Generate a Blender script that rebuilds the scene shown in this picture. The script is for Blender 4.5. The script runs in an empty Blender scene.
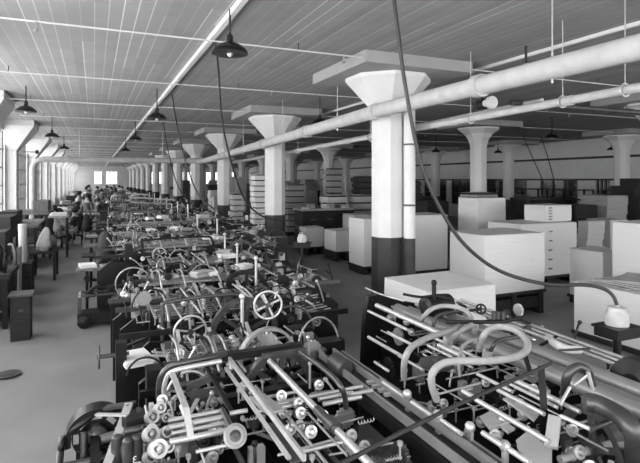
import bpy, math, random
from mathutils import Vector, Matrix
R = math.radians
PI = math.pi
scene = bpy.context.scene
COL = scene.collection

# ------------------------------------------------------------------ camera
F, H0, PX0 = 510.0, 2.33, 94.0
YAW = math.atan((320.0 - PX0) / F)
HOR = 180.0
FW = Vector((math.sin(YAW), math.cos(YAW), 0)); RT = Vector((math.cos(YAW), -math.sin(YAW), 0))
CAMP = Vector((0, 0, H0))
def ray(px, py): return FW + RT * ((px - 320.0) / F) + Vector((0, 0, (HOR - py) / F))
def G(px, py, z):                       # point of the room seen at a place of the photo, at a known height
    r = ray(px, py); return CAMP + r * ((z - H0) / r.z)
def GY(px, py, Y):
    r = ray(px, py); return CAMP + r * (Y / r.y)
def GX(px, py, X):
    r = ray(px, py); return CAMP + r * (X / r.x)

cam = bpy.data.cameras.new('camera'); camo = bpy.data.objects.new('camera', cam); COL.objects.link(camo)
camo.location = CAMP; camo.rotation_euler = (R(90), 0, -YAW)
cam.sensor_width = 36; cam.lens = F / 640 * 36; cam.shift_y = -(231.5 - HOR) / 640
cam.clip_start = .05; cam.clip_end = 300
scene.camera = camo
vs = scene.view_settings
vs.view_transform = 'Standard'; vs.look = 'None'; vs.gamma = 1; vs.use_curve_mapping = False; vs.exposure = -0.98
try:
    scene.cycles.use_denoising = True
    scene.cycles.max_bounces = 6; scene.cycles.diffuse_bounces = 4; scene.cycles.glossy_bounces = 3
    scene.cycles.caustics_reflective = False; scene.cycles.caustics_refractive = False
    scene.cycles.sample_clamp_indirect = 4
except Exception: pass

# ------------------------------------------------------------------ materials
MATS = {}
def mat(name, v, rough=.7, metal=0.0, noise=.15, scale=8.0, bump=0.0, spec=.4, stretch=None):
    m = bpy.data.materials.new(name); m.use_nodes = True
    nt = m.node_tree; b = nt.nodes['Principled BSDF']
    b.inputs['Roughness'].default_value = rough; b.inputs['Metallic'].default_value = metal
    b.inputs['Specular IOR Level'].default_value = spec
    tc = nt.nodes.new('ShaderNodeTexCoord'); mp = nt.nodes.new('ShaderNodeMapping')
    if stretch: mp.inputs['Scale'].default_value = stretch
    nz = nt.nodes.new('ShaderNodeTexNoise'); nz.inputs['Scale'].default_value = scale; nz.inputs['Detail'].default_value = 5
    cr = nt.nodes.new('ShaderNodeMapRange')
    cr.inputs['From Min'].default_value = .3; cr.inputs['From Max'].default_value = .7
    cr.inputs['To Min'].default_value = v * (1 - noise); cr.inputs['To Max'].default_value = v * (1 + noise)
    L = nt.links.new
    L(tc.outputs['Object'], mp.inputs['Vector']); L(mp.outputs[0], nz.inputs['Vector'])
    L(nz.outputs['Fac'], cr.inputs['Value']); L(cr.outputs[0], b.inputs['Base Color'])
    if bump:
        bp = nt.nodes.new('ShaderNodeBump'); bp.inputs['Strength'].default_value = bump; bp.inputs['Distance'].default_value = .02
        L(nz.outputs['Fac'], bp.inputs['Height']); L(bp.outputs[0], b.inputs['Normal'])
    MATS[name] = m; return m
BLACK = mat('black_enamel', .007, .38, 0, .3, 5)
IRON = mat('cast_iron', .017, .42, .3, .3, 6)
STEEL = mat('bright_steel', .64, .32, .5, .15, 7)
STEELG = mat('grey_steel', .10, .36, .6, .3, 6)
BRASS = mat('dull_metal', .36, .4, .5, .3, 8)
HOSE = mat('rubber_hose', .36, .55, 0, .12, 20)
STEELR = mat('roller_steel', .34, .4, .4, .15, 4)
PAPER = mat('white_paper', .82, .85, 0, .05, 3)
PAPERG = mat('grey_paper', .50, .85, 0, .1, 4)
CARD = mat('brown_card', .2, .85, 0, .2, 5)
WOODD = mat('dark_wood', .024, .7, 0, .4, 6, stretch=(1, 1, 6))
WOODM = mat('mid_wood', .17, .7, 0, .3, 6, stretch=(6, 1, 1))
WOODL = mat('pale_wood', .42, .7, 0, .2, 6)
WHITE = mat('white_paint', .80, .6, 0, .06, 2)
PIPEW = mat('pipe_lagging', .58, .75, 0, .10, 6, bump=.15)
WALL = mat('wall_plaster', .74, .8, 0, .08, 2)
DADO = mat('dark_column_paint', .035, .45, 0, .3, 4)
CLOTHD = mat('dark_cloth', .05, .9, 0, .3, 8)
CLOTHG = mat('grey_cloth', .16, .9, 0, .3, 8)
CLOTHW = mat('white_cloth', .65, .9, 0, .1, 8)
SKIN = mat('skin', .42, .7, 0, .05, 8)
HAIR = mat('hair', .03, .7, 0, .3, 20)
GLASSD = mat('dark_glass', .02, .15, 0, .2, 3, spec=.6)
CLAY = mat('stoneware', .55, .35, 0, .15, 10)
HOSED = mat('dark_hose', .035, .4, 0, .1, 10)
CABLE = mat('black_cable', .03, .6, 0, .1, 10)

def floor_mat():
    m = mat('concrete_floor', .225, .55, 0, .12, 1.3, spec=.35)
    return m
FLOORM = floor_mat()
def ceil_mat():
    m = bpy.data.materials.new('boarded_ceiling'); m.use_nodes = True; nt = m.node_tree; N = nt.nodes.new; L = nt.links.new
    b = nt.nodes['Principled BSDF']; b.inputs['Roughness'].default_value = .9; b.inputs['Specular IOR Level'].default_value = .1
    tc = N('ShaderNodeTexCoord'); sx = N('ShaderNodeSeparateXYZ'); L(tc.outputs['Object'], sx.inputs[0])
    d = N('ShaderNodeMath'); d.operation = 'DIVIDE'; d.inputs[1].default_value = .15; L(sx.outputs['X'], d.inputs[0])
    fr = N('ShaderNodeMath'); fr.operation = 'FRACT'; L(d.outputs[0], fr.inputs[0])
    fl = N('ShaderNodeMath'); fl.operation = 'FLOOR'; L(d.outputs[0], fl.inputs[0])
    # board length steps
    wn = N('ShaderNodeTexWhiteNoise'); wn.noise_dimensions = '1D'; L(fl.outputs[0], wn.inputs['W'])
    yo = N('ShaderNodeMath'); yo.operation = 'MULTIPLY_ADD'; yo.inputs[1].default_value = 4.2
    L(wn.outputs['Value'], yo.inputs[0]); L(sx.outputs['Y'], yo.inputs[2])
    yd = N('ShaderNodeMath'); yd.operation = 'DIVIDE'; yd.inputs[1].default_value = 4.2; L(yo.outputs[0], yd.inputs[0])
    yf = N('ShaderNodeMath'); yf.operation = 'FLOOR'; L(yd.outputs[0], yf.inputs[0])
    cb = N('ShaderNodeCombineXYZ'); L(fl.outputs[0], cb.inputs[0]); L(yf.outputs[0], cb.inputs[1])
    w2 = N('ShaderNodeTexWhiteNoise'); w2.noise_dimensions = '2D'; L(cb.outputs[0], w2.inputs['Vector'])
    base = N('ShaderNodeMapRange'); base.inputs['To Min'].default_value = .33; base.inputs['To Max'].default_value = .385
    L(w2.outputs['Value'], base.inputs['Value'])
    lt = N('ShaderNodeMath'); lt.operation = 'LESS_THAN'; lt.inputs[1].default_value = .085; L(fr.outputs[0], lt.inputs[0])
    # how strong the joint shows on each board
    js = N('ShaderNodeMapRange'); js.inputs['From Min'].default_value = .35; js.inputs['To Min'].default_value = .06; js.inputs['To Max'].default_value = .36
    L(w2.outputs['Value'], js.inputs['Value'])
    mu = N('ShaderNodeMath'); mu.operation = 'MULTIPLY'; L(lt.outputs[0], mu.inputs[0]); L(js.outputs[0], mu.inputs[1])
    nz = N('ShaderNodeTexNoise'); nz.inputs['Scale'].default_value = 2; nz.inputs['Detail'].default_value = 6; L(tc.outputs['Object'], nz.inputs['Vector'])
    nm = N('ShaderNodeMapRange'); nm.inputs['To Min'].default_value = .85; nm.inputs['To Max'].default_value = 1.15; L(nz.outputs['Fac'], nm.inputs['Value'])
    ad = N('ShaderNodeMath'); L(base.outputs[0], ad.inputs[0]); L(mu.outputs[0], ad.inputs[1])
    m2 = N('ShaderNodeMath'); m2.operation = 'MULTIPLY'; L(ad.outputs[0], m2.inputs[0]); L(nm.outputs[0], m2.inputs[1])
    L(m2.outputs[0], b.inputs['Base Color'])
    return m
CEILM = ceil_mat()
def pane_mat(name, s):
    m = bpy.data.materials.new(name); m.use_nodes = True; nt = m.node_tree
    b = nt.nodes['Principled BSDF']; b.inputs['Base Color'].default_value = (.5, .5, .5, 1)
    b.inputs['Roughness'].default_value = .3
    b.inputs['Emission Color'].default_value = (1, 1, 1, 1); b.inputs['Emission Strength'].default_value = s
    return m
PANE_L = pane_mat('daylit_glass_left', 9)
PANE_N = pane_mat('daylit_glass_near_left', 15)
PANE_B = pane_mat('added_glass_back', 13)
PANE_F = pane_mat('daylit_glass_far', 5)
PANELM = mat('drop_panel_paint', .38, .85, 0, .08, 2)
def ribbed(name, a, b_, pitch):
    """paper edges: fine horizontal sheets with darker gaps between bundles"""
    m = bpy.data.materials.new(name); m.use_nodes = True; nt = m.node_tree; N = nt.nodes.new; L = nt.links.new
    b = nt.nodes['Principled BSDF']; b.inputs['Roughness'].default_value = .85
    tc = N('ShaderNodeTexCoord'); mp = N('ShaderNodeMapping'); mp.inputs['Scale'].default_value = (2, 2, 60)
    nz = N('ShaderNodeTexNoise'); nz.inputs['Scale'].default_value = 1.5; nz.inputs['Detail'].default_value = 3
    L(tc.outputs['Object'], mp.inputs[0]); L(mp.outputs[0], nz.inputs['Vector'])
    mr = N('ShaderNodeMapRange'); mr.inputs['From Min'].default_value = .3; mr.inputs['From Max'].default_value = .7
    mr.inputs['To Min'].default_value = a; mr.inputs['To Max'].default_value = b_; L(nz.outputs['Fac'], mr.inputs['Value'])
    L(mr.outputs[0], b.inputs['Base Color'])
    return m
SHEETS = ribbed('paper_sheets', .78, .85, .1)
SHEETG = ribbed('grey_sheets', .32, .52, .1)
SHEETD = ribbed('dark_sheets', .05, .12, .1)

# ------------------------------------------------------------------ mesh helpers
def frame_of(d):
    d = Vector(d).normalized(); up = Vector((0, 0, 1)) if abs(d.z) < .95 else Vector((1, 0, 0))
    a = d.cross(up).normalized(); return a, a.cross(d).normalized(), d
class MB:
    def __init__(s): s.v = []; s.f = []; s.sm = []
    def add(s, vs, fs, smooth=False):
        o = len(s.v); s.v += [Vector(p) for p in vs]
        for q in fs: s.f.append([i + o for i in q]); s.sm.append(smooth)
        return s
    def box(s, x0, x1, y0, y1, z0, z1, M=None):
        vs = [Vector((x, y, z)) for z in (z0, z1) for y in (y0, y1) for x in (x0, x1)]
        if M is not None: vs = [M @ p for p in vs]
        return s.add(vs, [(0, 2, 3, 1), (4, 5, 7, 6), (0, 1, 5, 4), (2, 6, 7, 3), (0, 4, 6, 2), (1, 3, 7, 5)])
    def bar(s, p, q, w, t):              # rectangular bar from p to q
        p, q = Vector(p), Vector(q); a, b, d = frame_of(q - p); vs = []
        for c in (p, q):
            for i, j in ((-1, -1), (1, -1), (1, 1), (-1, 1)): vs.append(c + a * (w / 2 * i) + b * (t / 2 * j))
        return s.add(vs, [(3, 2, 1, 0), (4, 5, 6, 7), (0, 1, 5, 4), (1, 2, 6, 5), (2, 3, 7, 6), (3, 0, 4, 7)])
    def cyl(s, p, q, r, r2=None, n=12, cap=True):
        p, q = Vector(p), Vector(q); a, b, d = frame_of(q - p); r2 = r if r2 is None else r2; vs = []
        for c, rr in ((p, r), (q, r2)):
            for k in range(n):
                t = 2 * PI * k / n; vs.append(c + a * (rr * math.cos(t)) + b * (rr * math.sin(t)))
        s.add(vs, [(k, (k + 1) % n, n + (k + 1) % n, n + k) for k in range(n)], True)
        if cap:
            s.add(vs[:n], [tuple(range(n))[::-1]]); s.add(vs[n:], [tuple(range(n))])
        return s
    def tube(s, pts, r, n=8, sub=5):
        pts = smooth_path([Vector(p) for p in pts], sub) if sub > 1 else [Vector(p) for p in pts]
        vs = []; a0 = None
        for i, p in enumerate(pts):
            d = (pts[min(i + 1, len(pts) - 1)] - pts[max(i - 1, 0)]).normalized()
            if a0 is None: a, b, _ = frame_of(d)
            else:
                a = (a0 - d * a0.dot(d)).normalized(); b = a.cross(d).normalized()
            a0 = a
            for k in range(n):
                t = 2 * PI * k / n; vs.append(p + a * (r * math.cos(t)) + b * (r * math.sin(t)))
        fs = [(i * n + k, i * n + (k + 1) % n, (i + 1) * n + (k + 1) % n, (i + 1) * n + k) for i in range(len(pts) - 1) for k in range(n)]
        s.add(vs, fs, True); s.add(vs[:n], [tuple(range(n))[::-1]]); s.add(vs[-n:], [tuple(range(n))])
        return s
    def lathe(s, c, axis, prof, n=20, rot=0, smooth=True, sharp=True):   # prof: (radius, along)
        c = Vector(c); a, b, d = frame_of(axis); vs = []
        if sharp and smooth:
            for (r0, h0), (r1, h1) in zip(prof[:-1], prof[1:]):
                q = [c + d * h + a * (r * math.cos(2 * PI * k / n + rot)) + b * (r * math.sin(2 * PI * k / n + rot)) for r, h in ((r0, h0), (r1, h1)) for k in range(n)]
                s.add(q, [(k, (k + 1) % n, n + (k + 1) % n, n + k) for k in range(n)], True)
            for r, h, fl in ((prof[0][0], prof[0][1], -1), (prof[-1][0], prof[-1][1], 1)):
                s.add([c + d * h + a * (r * math.cos(2 * PI * k / n + rot)) + b * (r * math.sin(2 * PI * k / n + rot)) for k in range(n)], [tuple(range(n))[::fl]])
            return s
        for r, h in prof:
            for k in range(n):
                t = 2 * PI * k / n + rot; vs.append(c + d * h + a * (r * math.cos(t)) + b * (r * math.sin(t)))
        m = len(prof)
        fs = [(i * n + k, i * n + (k + 1) % n, (i + 1) * n + (k + 1) % n, (i + 1) * n + k) for i in range(m - 1) for k in range(n)]
        s.add(vs, fs, smooth)
        s.add(vs[:n], [tuple(range(n))[::-1]]); s.add(vs[-n:], [tuple(range(n))])
        return s
    def ring(s, c, axis, Ro, w, t, n=28, a0=0, a1=2 * PI):      # flat rim: outer radius, radial width, thickness
        c = Vector(c); a, b, d = frame_of(axis); full = abs(a1 - a0 - 2 * PI) < 1e-6; m = n if full else n + 1; vs = []
        for k in range(m):
            g = a0 + (a1 - a0) * k / n; u = a * math.cos(g) + b * math.sin(g)
            for rr, h in ((Ro, -t / 2), (Ro, t / 2), (Ro - w, t / 2), (Ro - w, -t / 2)): vs.append(c + u * rr + d * h)
        fs = []
        for k in range(n):
            k2 = (k + 1) % m
            for j in range(4): fs.append((k * 4 + j, k2 * 4 + j, k2 * 4 + (j + 1) % 4, k * 4 + (j + 1) % 4))
        s.add(vs, fs)
        if not full: s.add(vs[:4], [(0, 1, 2, 3)]); s.add(vs[-4:], [(3, 2, 1, 0)])
        return s
    def torus(s, c, axis, Ro, r, n=28, m=8, a0=0, a1=2 * PI):
        c = Vector(c); a, b, d = frame_of(axis); vs = []
        full = abs(a1 - a0 - 2 * PI) < 1e-6; N_ = n if full else n + 1
        for k in range(N_):
            g = a0 + (a1 - a0) * k / n; u = a * math.cos(g) + b * math.sin(g)
            for j in range(m):
                t = 2 * PI * j / m; vs.append(c + u * (Ro + r * math.cos(t)) + d * (r * math.sin(t)))
        return s.add(vs, [(k * m + j, ((k + 1) % N_) * m + j, ((k + 1) % N_) * m + (j + 1) % m, k * m + (j + 1) % m) for k in range(n) for j in range(m)], True)
    def prism(s, outline, fn, t):        # outline of (u,w) mapped by fn(u,w,depth)
        n = len(outline); vs = [fn(u, w, -t / 2) for u, w in outline] + [fn(u, w, t / 2) for u, w in outline]
        return s.add(vs, [tuple(range(n)), tuple(range(n, 2 * n))[::-1]] + [(k, n + k, n + (k + 1) % n, (k + 1) % n) for k in range(n)])
    def gear(s, c, axis, r, t, teeth=18, rin=.8):
        c = Vector(c); a, b, d = frame_of(axis); out = []
        for k in range(teeth * 4):
            g = 2 * PI * k / (teeth * 4); rr = r if k % 4 < 2 else r * (1 - (1 - rin) * .6)
            out.append((rr * math.cos(g), rr * math.sin(g)))
        return s.prism(out, lambda u, w, e: c + a * u + b * w + d * e, t)
    def sphere(s, c, r, n=12, sz=1.0):
        m = n // 2; prof = [(max(r * math.sin(PI * i / m), 1e-4), -r * sz * math.cos(PI * i / m)) for i in range(m + 1)]
        return s.lathe(c, (0, 0, 1), prof, n, sharp=False)
    def build(s, name, m, parent=None, kind=None, label=None):
        me = bpy.data.meshes.new(name); off = OFF.get(parent.name, Vector()) if parent else Vector()
        me.from_pydata([p - off for p in s.v], [], s.f)
        me.polygons.foreach_set('use_smooth', s.sm); me.materials.append(m); me.update()
        o = bpy.data.objects.new(name, me); COL.objects.link(o)
        if parent: o.parent = parent
        OFF[o.name] = off
        if kind: o['kind'] = kind
        if label: o['label'] = label
        return o
OFF = {}
def smooth_path(P, sub):
    out = []
    for i in range(len(P) - 1):
        p0, p1, p2, p3 = P[max(i - 1, 0)], P[i], P[i + 1], P[min(i + 2, len(P) - 1)]
        for k in range(sub):
            t = k / sub
            out.append(.5 * ((2 * p1) + (p2 - p0) * t + (2 * p0 - 5 * p1 + 4 * p2 - p3) * t * t + (3 * p1 - 3 * p2 + p3 - p0) * t ** 3))
    return out + [P[-1]]
def thing(name, label, cat, loc, group=None):
    o = bpy.data.objects.new(name, None); COL.objects.link(o); o.location = loc; o.empty_display_size = .1
    o['label'] = label; o['category'] = cat
    if group: o['group'] = group
    OFF[o.name] = Vector(loc); return o
def tag(o, label, cat, group=None, kind=None):
    o['label'] = label; o['category'] = cat
    if group: o['group'] = group
    if kind: o['kind'] = kind
    return o
def dup(root, loc, label=None, group=None, rz=None):
    r = root.copy(); COL.objects.link(r); r.location = loc; OFF[r.name] = Vector(loc)
    if label: r['label'] = label
    if group: r['group'] = group
    if rz is not None: r.rotation_euler = (0, 0, rz)
    for ch in list(root.children):
        c = ch.copy(); COL.objects.link(c); c.parent = r
        for g in list(ch.children):
            d = g.copy(); COL.objects.link(d); d.parent = c
    return r
def struct(name, mb, m, parent=None): return mb.build(name, m, parent, kind='structure')

# ------------------------------------------------------------------ room shell
CZ = H0 + 1.9; XL, XR, YB, YF = -2.6, 21.0, -3.0, 76.0
struct('floor', MB().box(XL - .3, XR + .3, YB - .3, YF + .3, -.3, 0), FLOORM)
struct('ceiling', MB().box(XL - .3, XR + .3, YB - .3, YF + .3, CZ, CZ + .3), CEILM)
PITCH = 5.95; Y0 = 7.49
colY = [Y0 + PITCH * k for k in range(-2, 12)]
# left wall: sill and lintel strips, piers between windows
wl = MB().box(XL - .3, XL, YB - .3, YF + .3, 0, 1.0).box(XL - .3, XL, YB - .3, YF + .3, CZ - .35, CZ)
edges = [YB] + colY + [YF]
for y in colY: wl.box(XL - .3, XL, y - .45, y + .45, 1.0, CZ - .35)
wl.box(XL - .3, XL, YB - .3, YB + .05, 1, CZ - .35).box(XL - .3, XL, YF - .4, YF + .3, 1, CZ - .35)
struct('wall_left', wl, WALL)
wn = 1
allY = [YB + .05 - .45] + colY + [YF - .4 + .45]
for a, b in zip(allY[:-1], allY[1:]):
    a += .45; b -= .45
    if b - a < .3: continue
    w = struct('window_%d' % wn, MB().box(XL - .12, XL - .10, a, b, 1.0, CZ - .35), PANE_N if b < 18 else PANE_L); wn += 1
    fr = MB(); nb = max(2, int((b - a) / .42))
    for k in range(nb + 1):
        y = a + (b - a) * k / nb; fr.box(XL - .10, XL - .05, y - .015, y + .015, 1.0, CZ - .35)
    for k in range(6):
        z = 1.0 + (CZ - 1.35) * k / 5; fr.box(XL - .10, XL - .05, a, b, z - .015, z + .015)
    struct('window_frame', fr, STEELG, w)
# far wall with windows; the wide right-hand ones added to light the right wall
wf = MB(); wx = [(.0, 1.0), (1.5, 2.95), (6.6, 9.8), (10.8, 14.2), (15.2, 20)]
xs = [XL - .3] + [v for p in wx for v in p] + [XR + .3]
for i in range(0, len(xs), 2): wf.box(xs[i], xs[i + 1], YF, YF + .3, 0, CZ)
for a, b in wx: wf.box(a, b, YF, YF + .3, 0, 1.8).box(a, b, YF, YF + .3, 3.5, CZ)
struct('wall_far', wf, WALL)
for a, b in wx:
    w = struct('window_%d' % wn, MB().box(a, b, YF + .1, YF + .12, 1.8, 3.5), PANE_F); wn += 1
    fr = MB()
    for k in range(4): x = a + (b - a) * k / 3; fr.box(x - .04, x + .04, YF + .05, YF + .1, 1.5, 3.5)
    for k in range(3): z = 1.5 + k; fr.box(a, b, YF + .05, YF + .1, z - .04, z + .04)
    struct('window_frame', fr, STEELG, w)
# wall behind the photographer, with unseen tall windows added to light the machines
wb = MB(); bx = [(-2.0, .9), (1.5, 4.4), (5.0, 7.9), (8.6, 11.5), (12.3, 15.2), (16, 18.9)]
xs = [XL - .3] + [v for p in bx for v in p] + [XR + .3]
for i in range(0, len(xs), 2): wb.box(xs[i], xs[i + 1], YB - .3, YB, 0, CZ)
for a, b in bx: wb.box(a, b, YB - .3, YB, 0, 1.0).box(a, b, YB - .3, YB, CZ - .3, CZ)
struct('wall_back', wb, WALL)
for a, b in bx:
    w = struct('window_%d' % wn, MB().box(a, b, YB - .12, YB - .1, 1.0, CZ - .3), PANE_B); wn += 1
    fr = MB()
    for k in range(7): x = a + (b - a) * k / 6; fr.box(x - .02, x + .02, YB - .1, YB - .05, 1.0, CZ - .3)
    for k in range(5): z = 1.0 + (CZ - 1.3) * k / 4; fr.box(a, b, YB - .1, YB - .05, z - .02, z + .02)
    struct('window_frame', fr, STEELG, w)
# right wall: plain upper band, dark glazed bays below
def xr_y(px): return XR / math.tan(YAW + math.atan((px - 320) / F))
wr = MB().box(XR, XR + .3, YB - .3, YF + .3, H0 + .02, CZ)
bays = [(xr_y(577), xr_y(541)), (xr_y(526), xr_y(487)), (xr_y(474), xr_y(452)), (xr_y(446), xr_y(425)), (xr_y(609), xr_y(597)), (xr_y(416), xr_y(404))]
bays = sorted(bays)
ys = [YB - .3] + [v for p in bays for v in p] + [YF + .3]
for i in range(0, len(ys), 2): wr.box(XR, XR + .3, ys[i], ys[i + 1], 0, H0 + .02)
for a, b in bays: wr.box(XR, XR + .3, a, b, 0, .8)
struct('wall_right', wr, mat('whitewash', .88, .85, 0, .05, 1.5))
struct('trim_1', MB().box(XR - .06, XR, 6, YF, H0 + .98, H0 + 1.08), DADO)
struct('trim_2', MB().box(XR - .05, XR, 6, YF, H0 - .02, H0 + .06), DADO)
for a, b in bays:
    w = struct('window_%d' % wn, MB().box(XR + .05, XR + .07, a, b, .8, H0 + .02), GLASSD); wn += 1
    fr = MB()
    for k in range(4): y = a + (b - a) * k / 3; fr.box(XR, XR + .05, y - .04, y + .04, .8, H0 + .02)
    fr.box(XR, XR + .05, a, b, 1.5, 1.56); struct('window_frame', fr, STEELG, w)

# ------------------------------------------------------------------ columns
PROF_STRAIGHT = [(.27, 0), (.27, 0)]
def column(x, y, curved, label, drop=False, half=False):
    t = thing('concrete_column', label, 'column', (x, y, 0), 'mushroom columns')
    t['kind'] = 'structure'
    ro = PI / 8
    top = CZ - .175; s = .28
    if curved:
        prof = [(s, 1.37), (s, top - .66), (s * 1.05, top - .55), (s * 1.25, top - .38), (s * 1.7, top - .2), (.66, top - .07), (.70, top - .05), (.70, top)]
    else:
        prof = [(s, 1.37), (s, top - .56), (s * 1.03, top - .54), (.70, top - .09), (.73, top - .06), (.73, top)]
    MB().lathe((x, y, 0), (0, 0, 1), [(s, top - .6) if False else p for p in prof], 8, ro, False).build('shaft', WHITE, t)
    MB().lathe((x, y, 0), (0, 0, 1), [(s + .004, 0), (s + .004, 1.37)], 8, ro, False).build('dado', DADO, t, label='dark painted lower band')
    MB().box(x - .98, x + .98, y - .98, y + .98, top, CZ).build('drop_panel', PANELM, t)
    return t
for r_, (cx, cn) in enumerate(((4.59, 'beside the machine row'), (11.75, 'among the paper stacks'), (18.85, 'near the right wall'))):
    for k, y in enumerate(colY[2:]):
        if r_ == 2 and k == 0: continue
        if r_ == 1 and k == 0: pass
        ordw = ['nearest', 'second', 'third', 'fourth', 'fifth', 'sixth', 'seventh', 'eighth', 'ninth', 'tenth', 'eleventh', 'twelfth'][k]
        column(cx, y, r_ > 0, 'white flared concrete column with dark foot, %s of the row %s' % (ordw, cn))
for k, y in enumerate(colY[2:]):
    ordw = ['nearest', 'second', 'third', 'fourth', 'fifth', 'sixth', 'seventh', 'eighth', 'ninth', 'tenth', 'eleventh', 'twelfth'][k]
    t = thing('wall_column', 'white wall column with flared head between windows, %s along the left wall' % ordw, 'column', (XL, y, 0), 'left wall columns'); t['kind'] = 'structure'
    MB().box(XL, XL + .3, y - .3, y + .3, 0, CZ).build('shaft', WHITE, t)
    # flared bracket: wedge under the ceiling
    hb = MB(); zt = CZ - .18; zl = CZ - .95
    vs_ = [(XL, y - .3, zl), (XL, y + .3, zl), (XL + .3, y - .3, zl), (XL + .3, y + .3, zl), (XL, y - .85, zt), (XL, y + .85, zt), (XL + .85, y - .85, zt), (XL + .85, y + .85, zt),
           (XL, y - .85, CZ), (XL, y + .85, CZ), (XL + .85, y - .85, CZ), (XL + .85, y + .85, CZ)]
    hb.add(vs_, [(0, 2, 6, 4), (2, 3, 7, 6), (3, 1, 5, 7), (4, 6, 10, 8), (6, 7, 11, 10), (7, 5, 9, 11), (8, 10, 11, 9), (0, 1, 3, 2), (0, 4, 8, 9, 5, 1)])
    hb.build('flared_head', WHITE, t)

# ------------------------------------------------------------------ overhead pipes
def pipe_pts(pts, r, name, label, m=PIPEW, sub=1, cat='pipe', collars=(), n=14):
    t = thing(name, label, cat, tuple(pts[0]))
    MB().tube(pts, r, n, sub).build('pipe_run', m, t)
    for c, ax in collars:
        MB().cyl(Vector(c) - Vector(ax) * .06, Vector(c) + Vector(ax) * .06, r * 1.22, n=16).build('coupling', m, t)
    return t
xp = 4.12
def zp(y): return H0 + 1.10 if y < 6.8 else H0 + 1.10 - (y - 6.8) * .0225
P = [(xp, -2.9, zp(0)), (xp, 2, zp(2)), (xp, 6.8, zp(6.8)), (xp, 12, zp(12)), (xp, 20.6, zp(20.6)), (xp - .15, 20.95, zp(21)), (xp - .5, 21.1, zp(21)), (0, 21.1, zp(21) - .02), (-1.7, 21.1, zp(21) - .03),
     (-1.95, 21.1, zp(21) - .12), (-2.03, 21.1, zp(21) - .35), (-2.03, 21.1, .9)]
mp_ = pipe_pts(P, .11, 'steam_main', 'large white lagged steam pipe running under the ceiling, turning across the aisle', PIPEW,
    collars=[((xp, y, zp(y)), (0, 1, 0)) for y in (4.7, 7.1, 10, 13, 17)] + [((x, 21.1, zp(21)), (1, 0, 0)) for x in (-.9, 1.6)])
hg = 0
for y in (3.66, 8.5, 11.5, 15, 18.5):
    MB().cyl((xp, y, zp(y)), (xp, y, CZ), .008, n=6).cyl((xp, y, zp(y) - .15), (xp, y, zp(y) + .15), .012, n=6).build('hanger_rod', STEEL, mp_)
for x in (-.5, 2.5): MB().cyl((x, 21.1, zp(21)), (x, 21.1, CZ), .012, n=6).build('hanger_rod', STEEL, mp_)
# second pipe
x2 = 5.1; z2 = H0 + 1.04
t = pipe_pts([(x2, -2.9, z2), (x2, 20.8, z2 - .35)], .05, 'return_pipe', 'thin white return pipe hung below and beside the large steam pipe', PIPEW,
    collars=[((x2, y, z2 - (y + 2.9) * .0148), (0, 1, 0)) for y in (4.3, 6.4, 10, 14)])
for y in (3.6, 4.38, 6.0, 9, 13): 
    zz = z2 - (y + 2.9) * .0148
    MB().cyl((x2, y, zz), (x2, y, CZ), .007, n=6).ring((x2, y, zz), (0, 1, 0), .075, .015, .02).build('hanger_rod', STEEL, t)
x3 = 5.45
t = pipe_pts([(x3, 5.0, z2 + .02), (x3, 20.8, z2 - .3)], .03, 'small_pipe', 'small pale pipe running behind the return pipe past the nearest column', PIPEW)
t = pipe_pts([(5.25, 5.35, z2 + .03), (5.9, 5.35, z2 + .03), (12.0, 5.35, z2 + .03)], .042, 'cross_pipe', 'grey branch pipe running right from the valve group under the ceiling', STEELG,
    collars=[((5.55, 5.35, z2 + .03), (1, 0, 0)), ((6.0, 5.35, z2 + .03), (1, 0, 0))])
# valve group beside the second pipe
v = Vector((4.96, 5.32, z2 + .0))
vg = thing('valve_group', 'dark valve with round flange between the pipes right of the nearest column', 'valve', tuple(v))
MB().lathe(v + Vector((0, .12, .02)), (0, -1, 0), [(.05, -.1), (.05, 0), (.09, 0), (.09, .04), (.085, .05), (.08, .06)]).build('flange', WHITE, vg)
MB().lathe(v + Vector((.02, .3, .02)), (0, -1, 0), [(.04, -.15), (.075, -.05), (.075, .05), (.04, .15)]).build('valve_body', IRON, vg)
MB().torus(v + Vector((.02, .3, .16)), (0, 0, 1), .06, .008).cyl(v + Vector((.02, .3, .02)), v + Vector((.02, .3, .17)), .01).build('valve_wheel', IRON, vg)
# vertical riser beside nearest column
rx, ry = 4.77, 7.11
t = pipe_pts([(rx, ry, 0), (rx, ry, 1.37)], .095, 'riser_pipe', 'vertical lagged riser pipe strapped to the right side of the nearest column', DADO)
MB().cyl((rx, ry, 1.37), (rx, ry, zp(7) + .25), .095, n=14).build('lagged_length', WHITE, t)
for z in (1.9, 2.9): MB().lathe((rx, ry, z), (0, 0, 1), [(.1, 0), (.102, .03)]).build('strap', STEELG, t)
# thin conduit along the aisle
MB_ = MB().box(1.38, 1.44, -2.9, YF, CZ - .07, CZ); tag(MB_.build('ceiling_conduit', WALL), 'long straight white conduit on the ceiling above the aisle edge', 'conduit')
tag(MB().box(5.94, 5.98, -2.9, YF, CZ - .05, CZ).build('ceiling_conduit', WHITE), 'long straight white conduit on the ceiling right of the nearest column', 'conduit')
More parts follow.
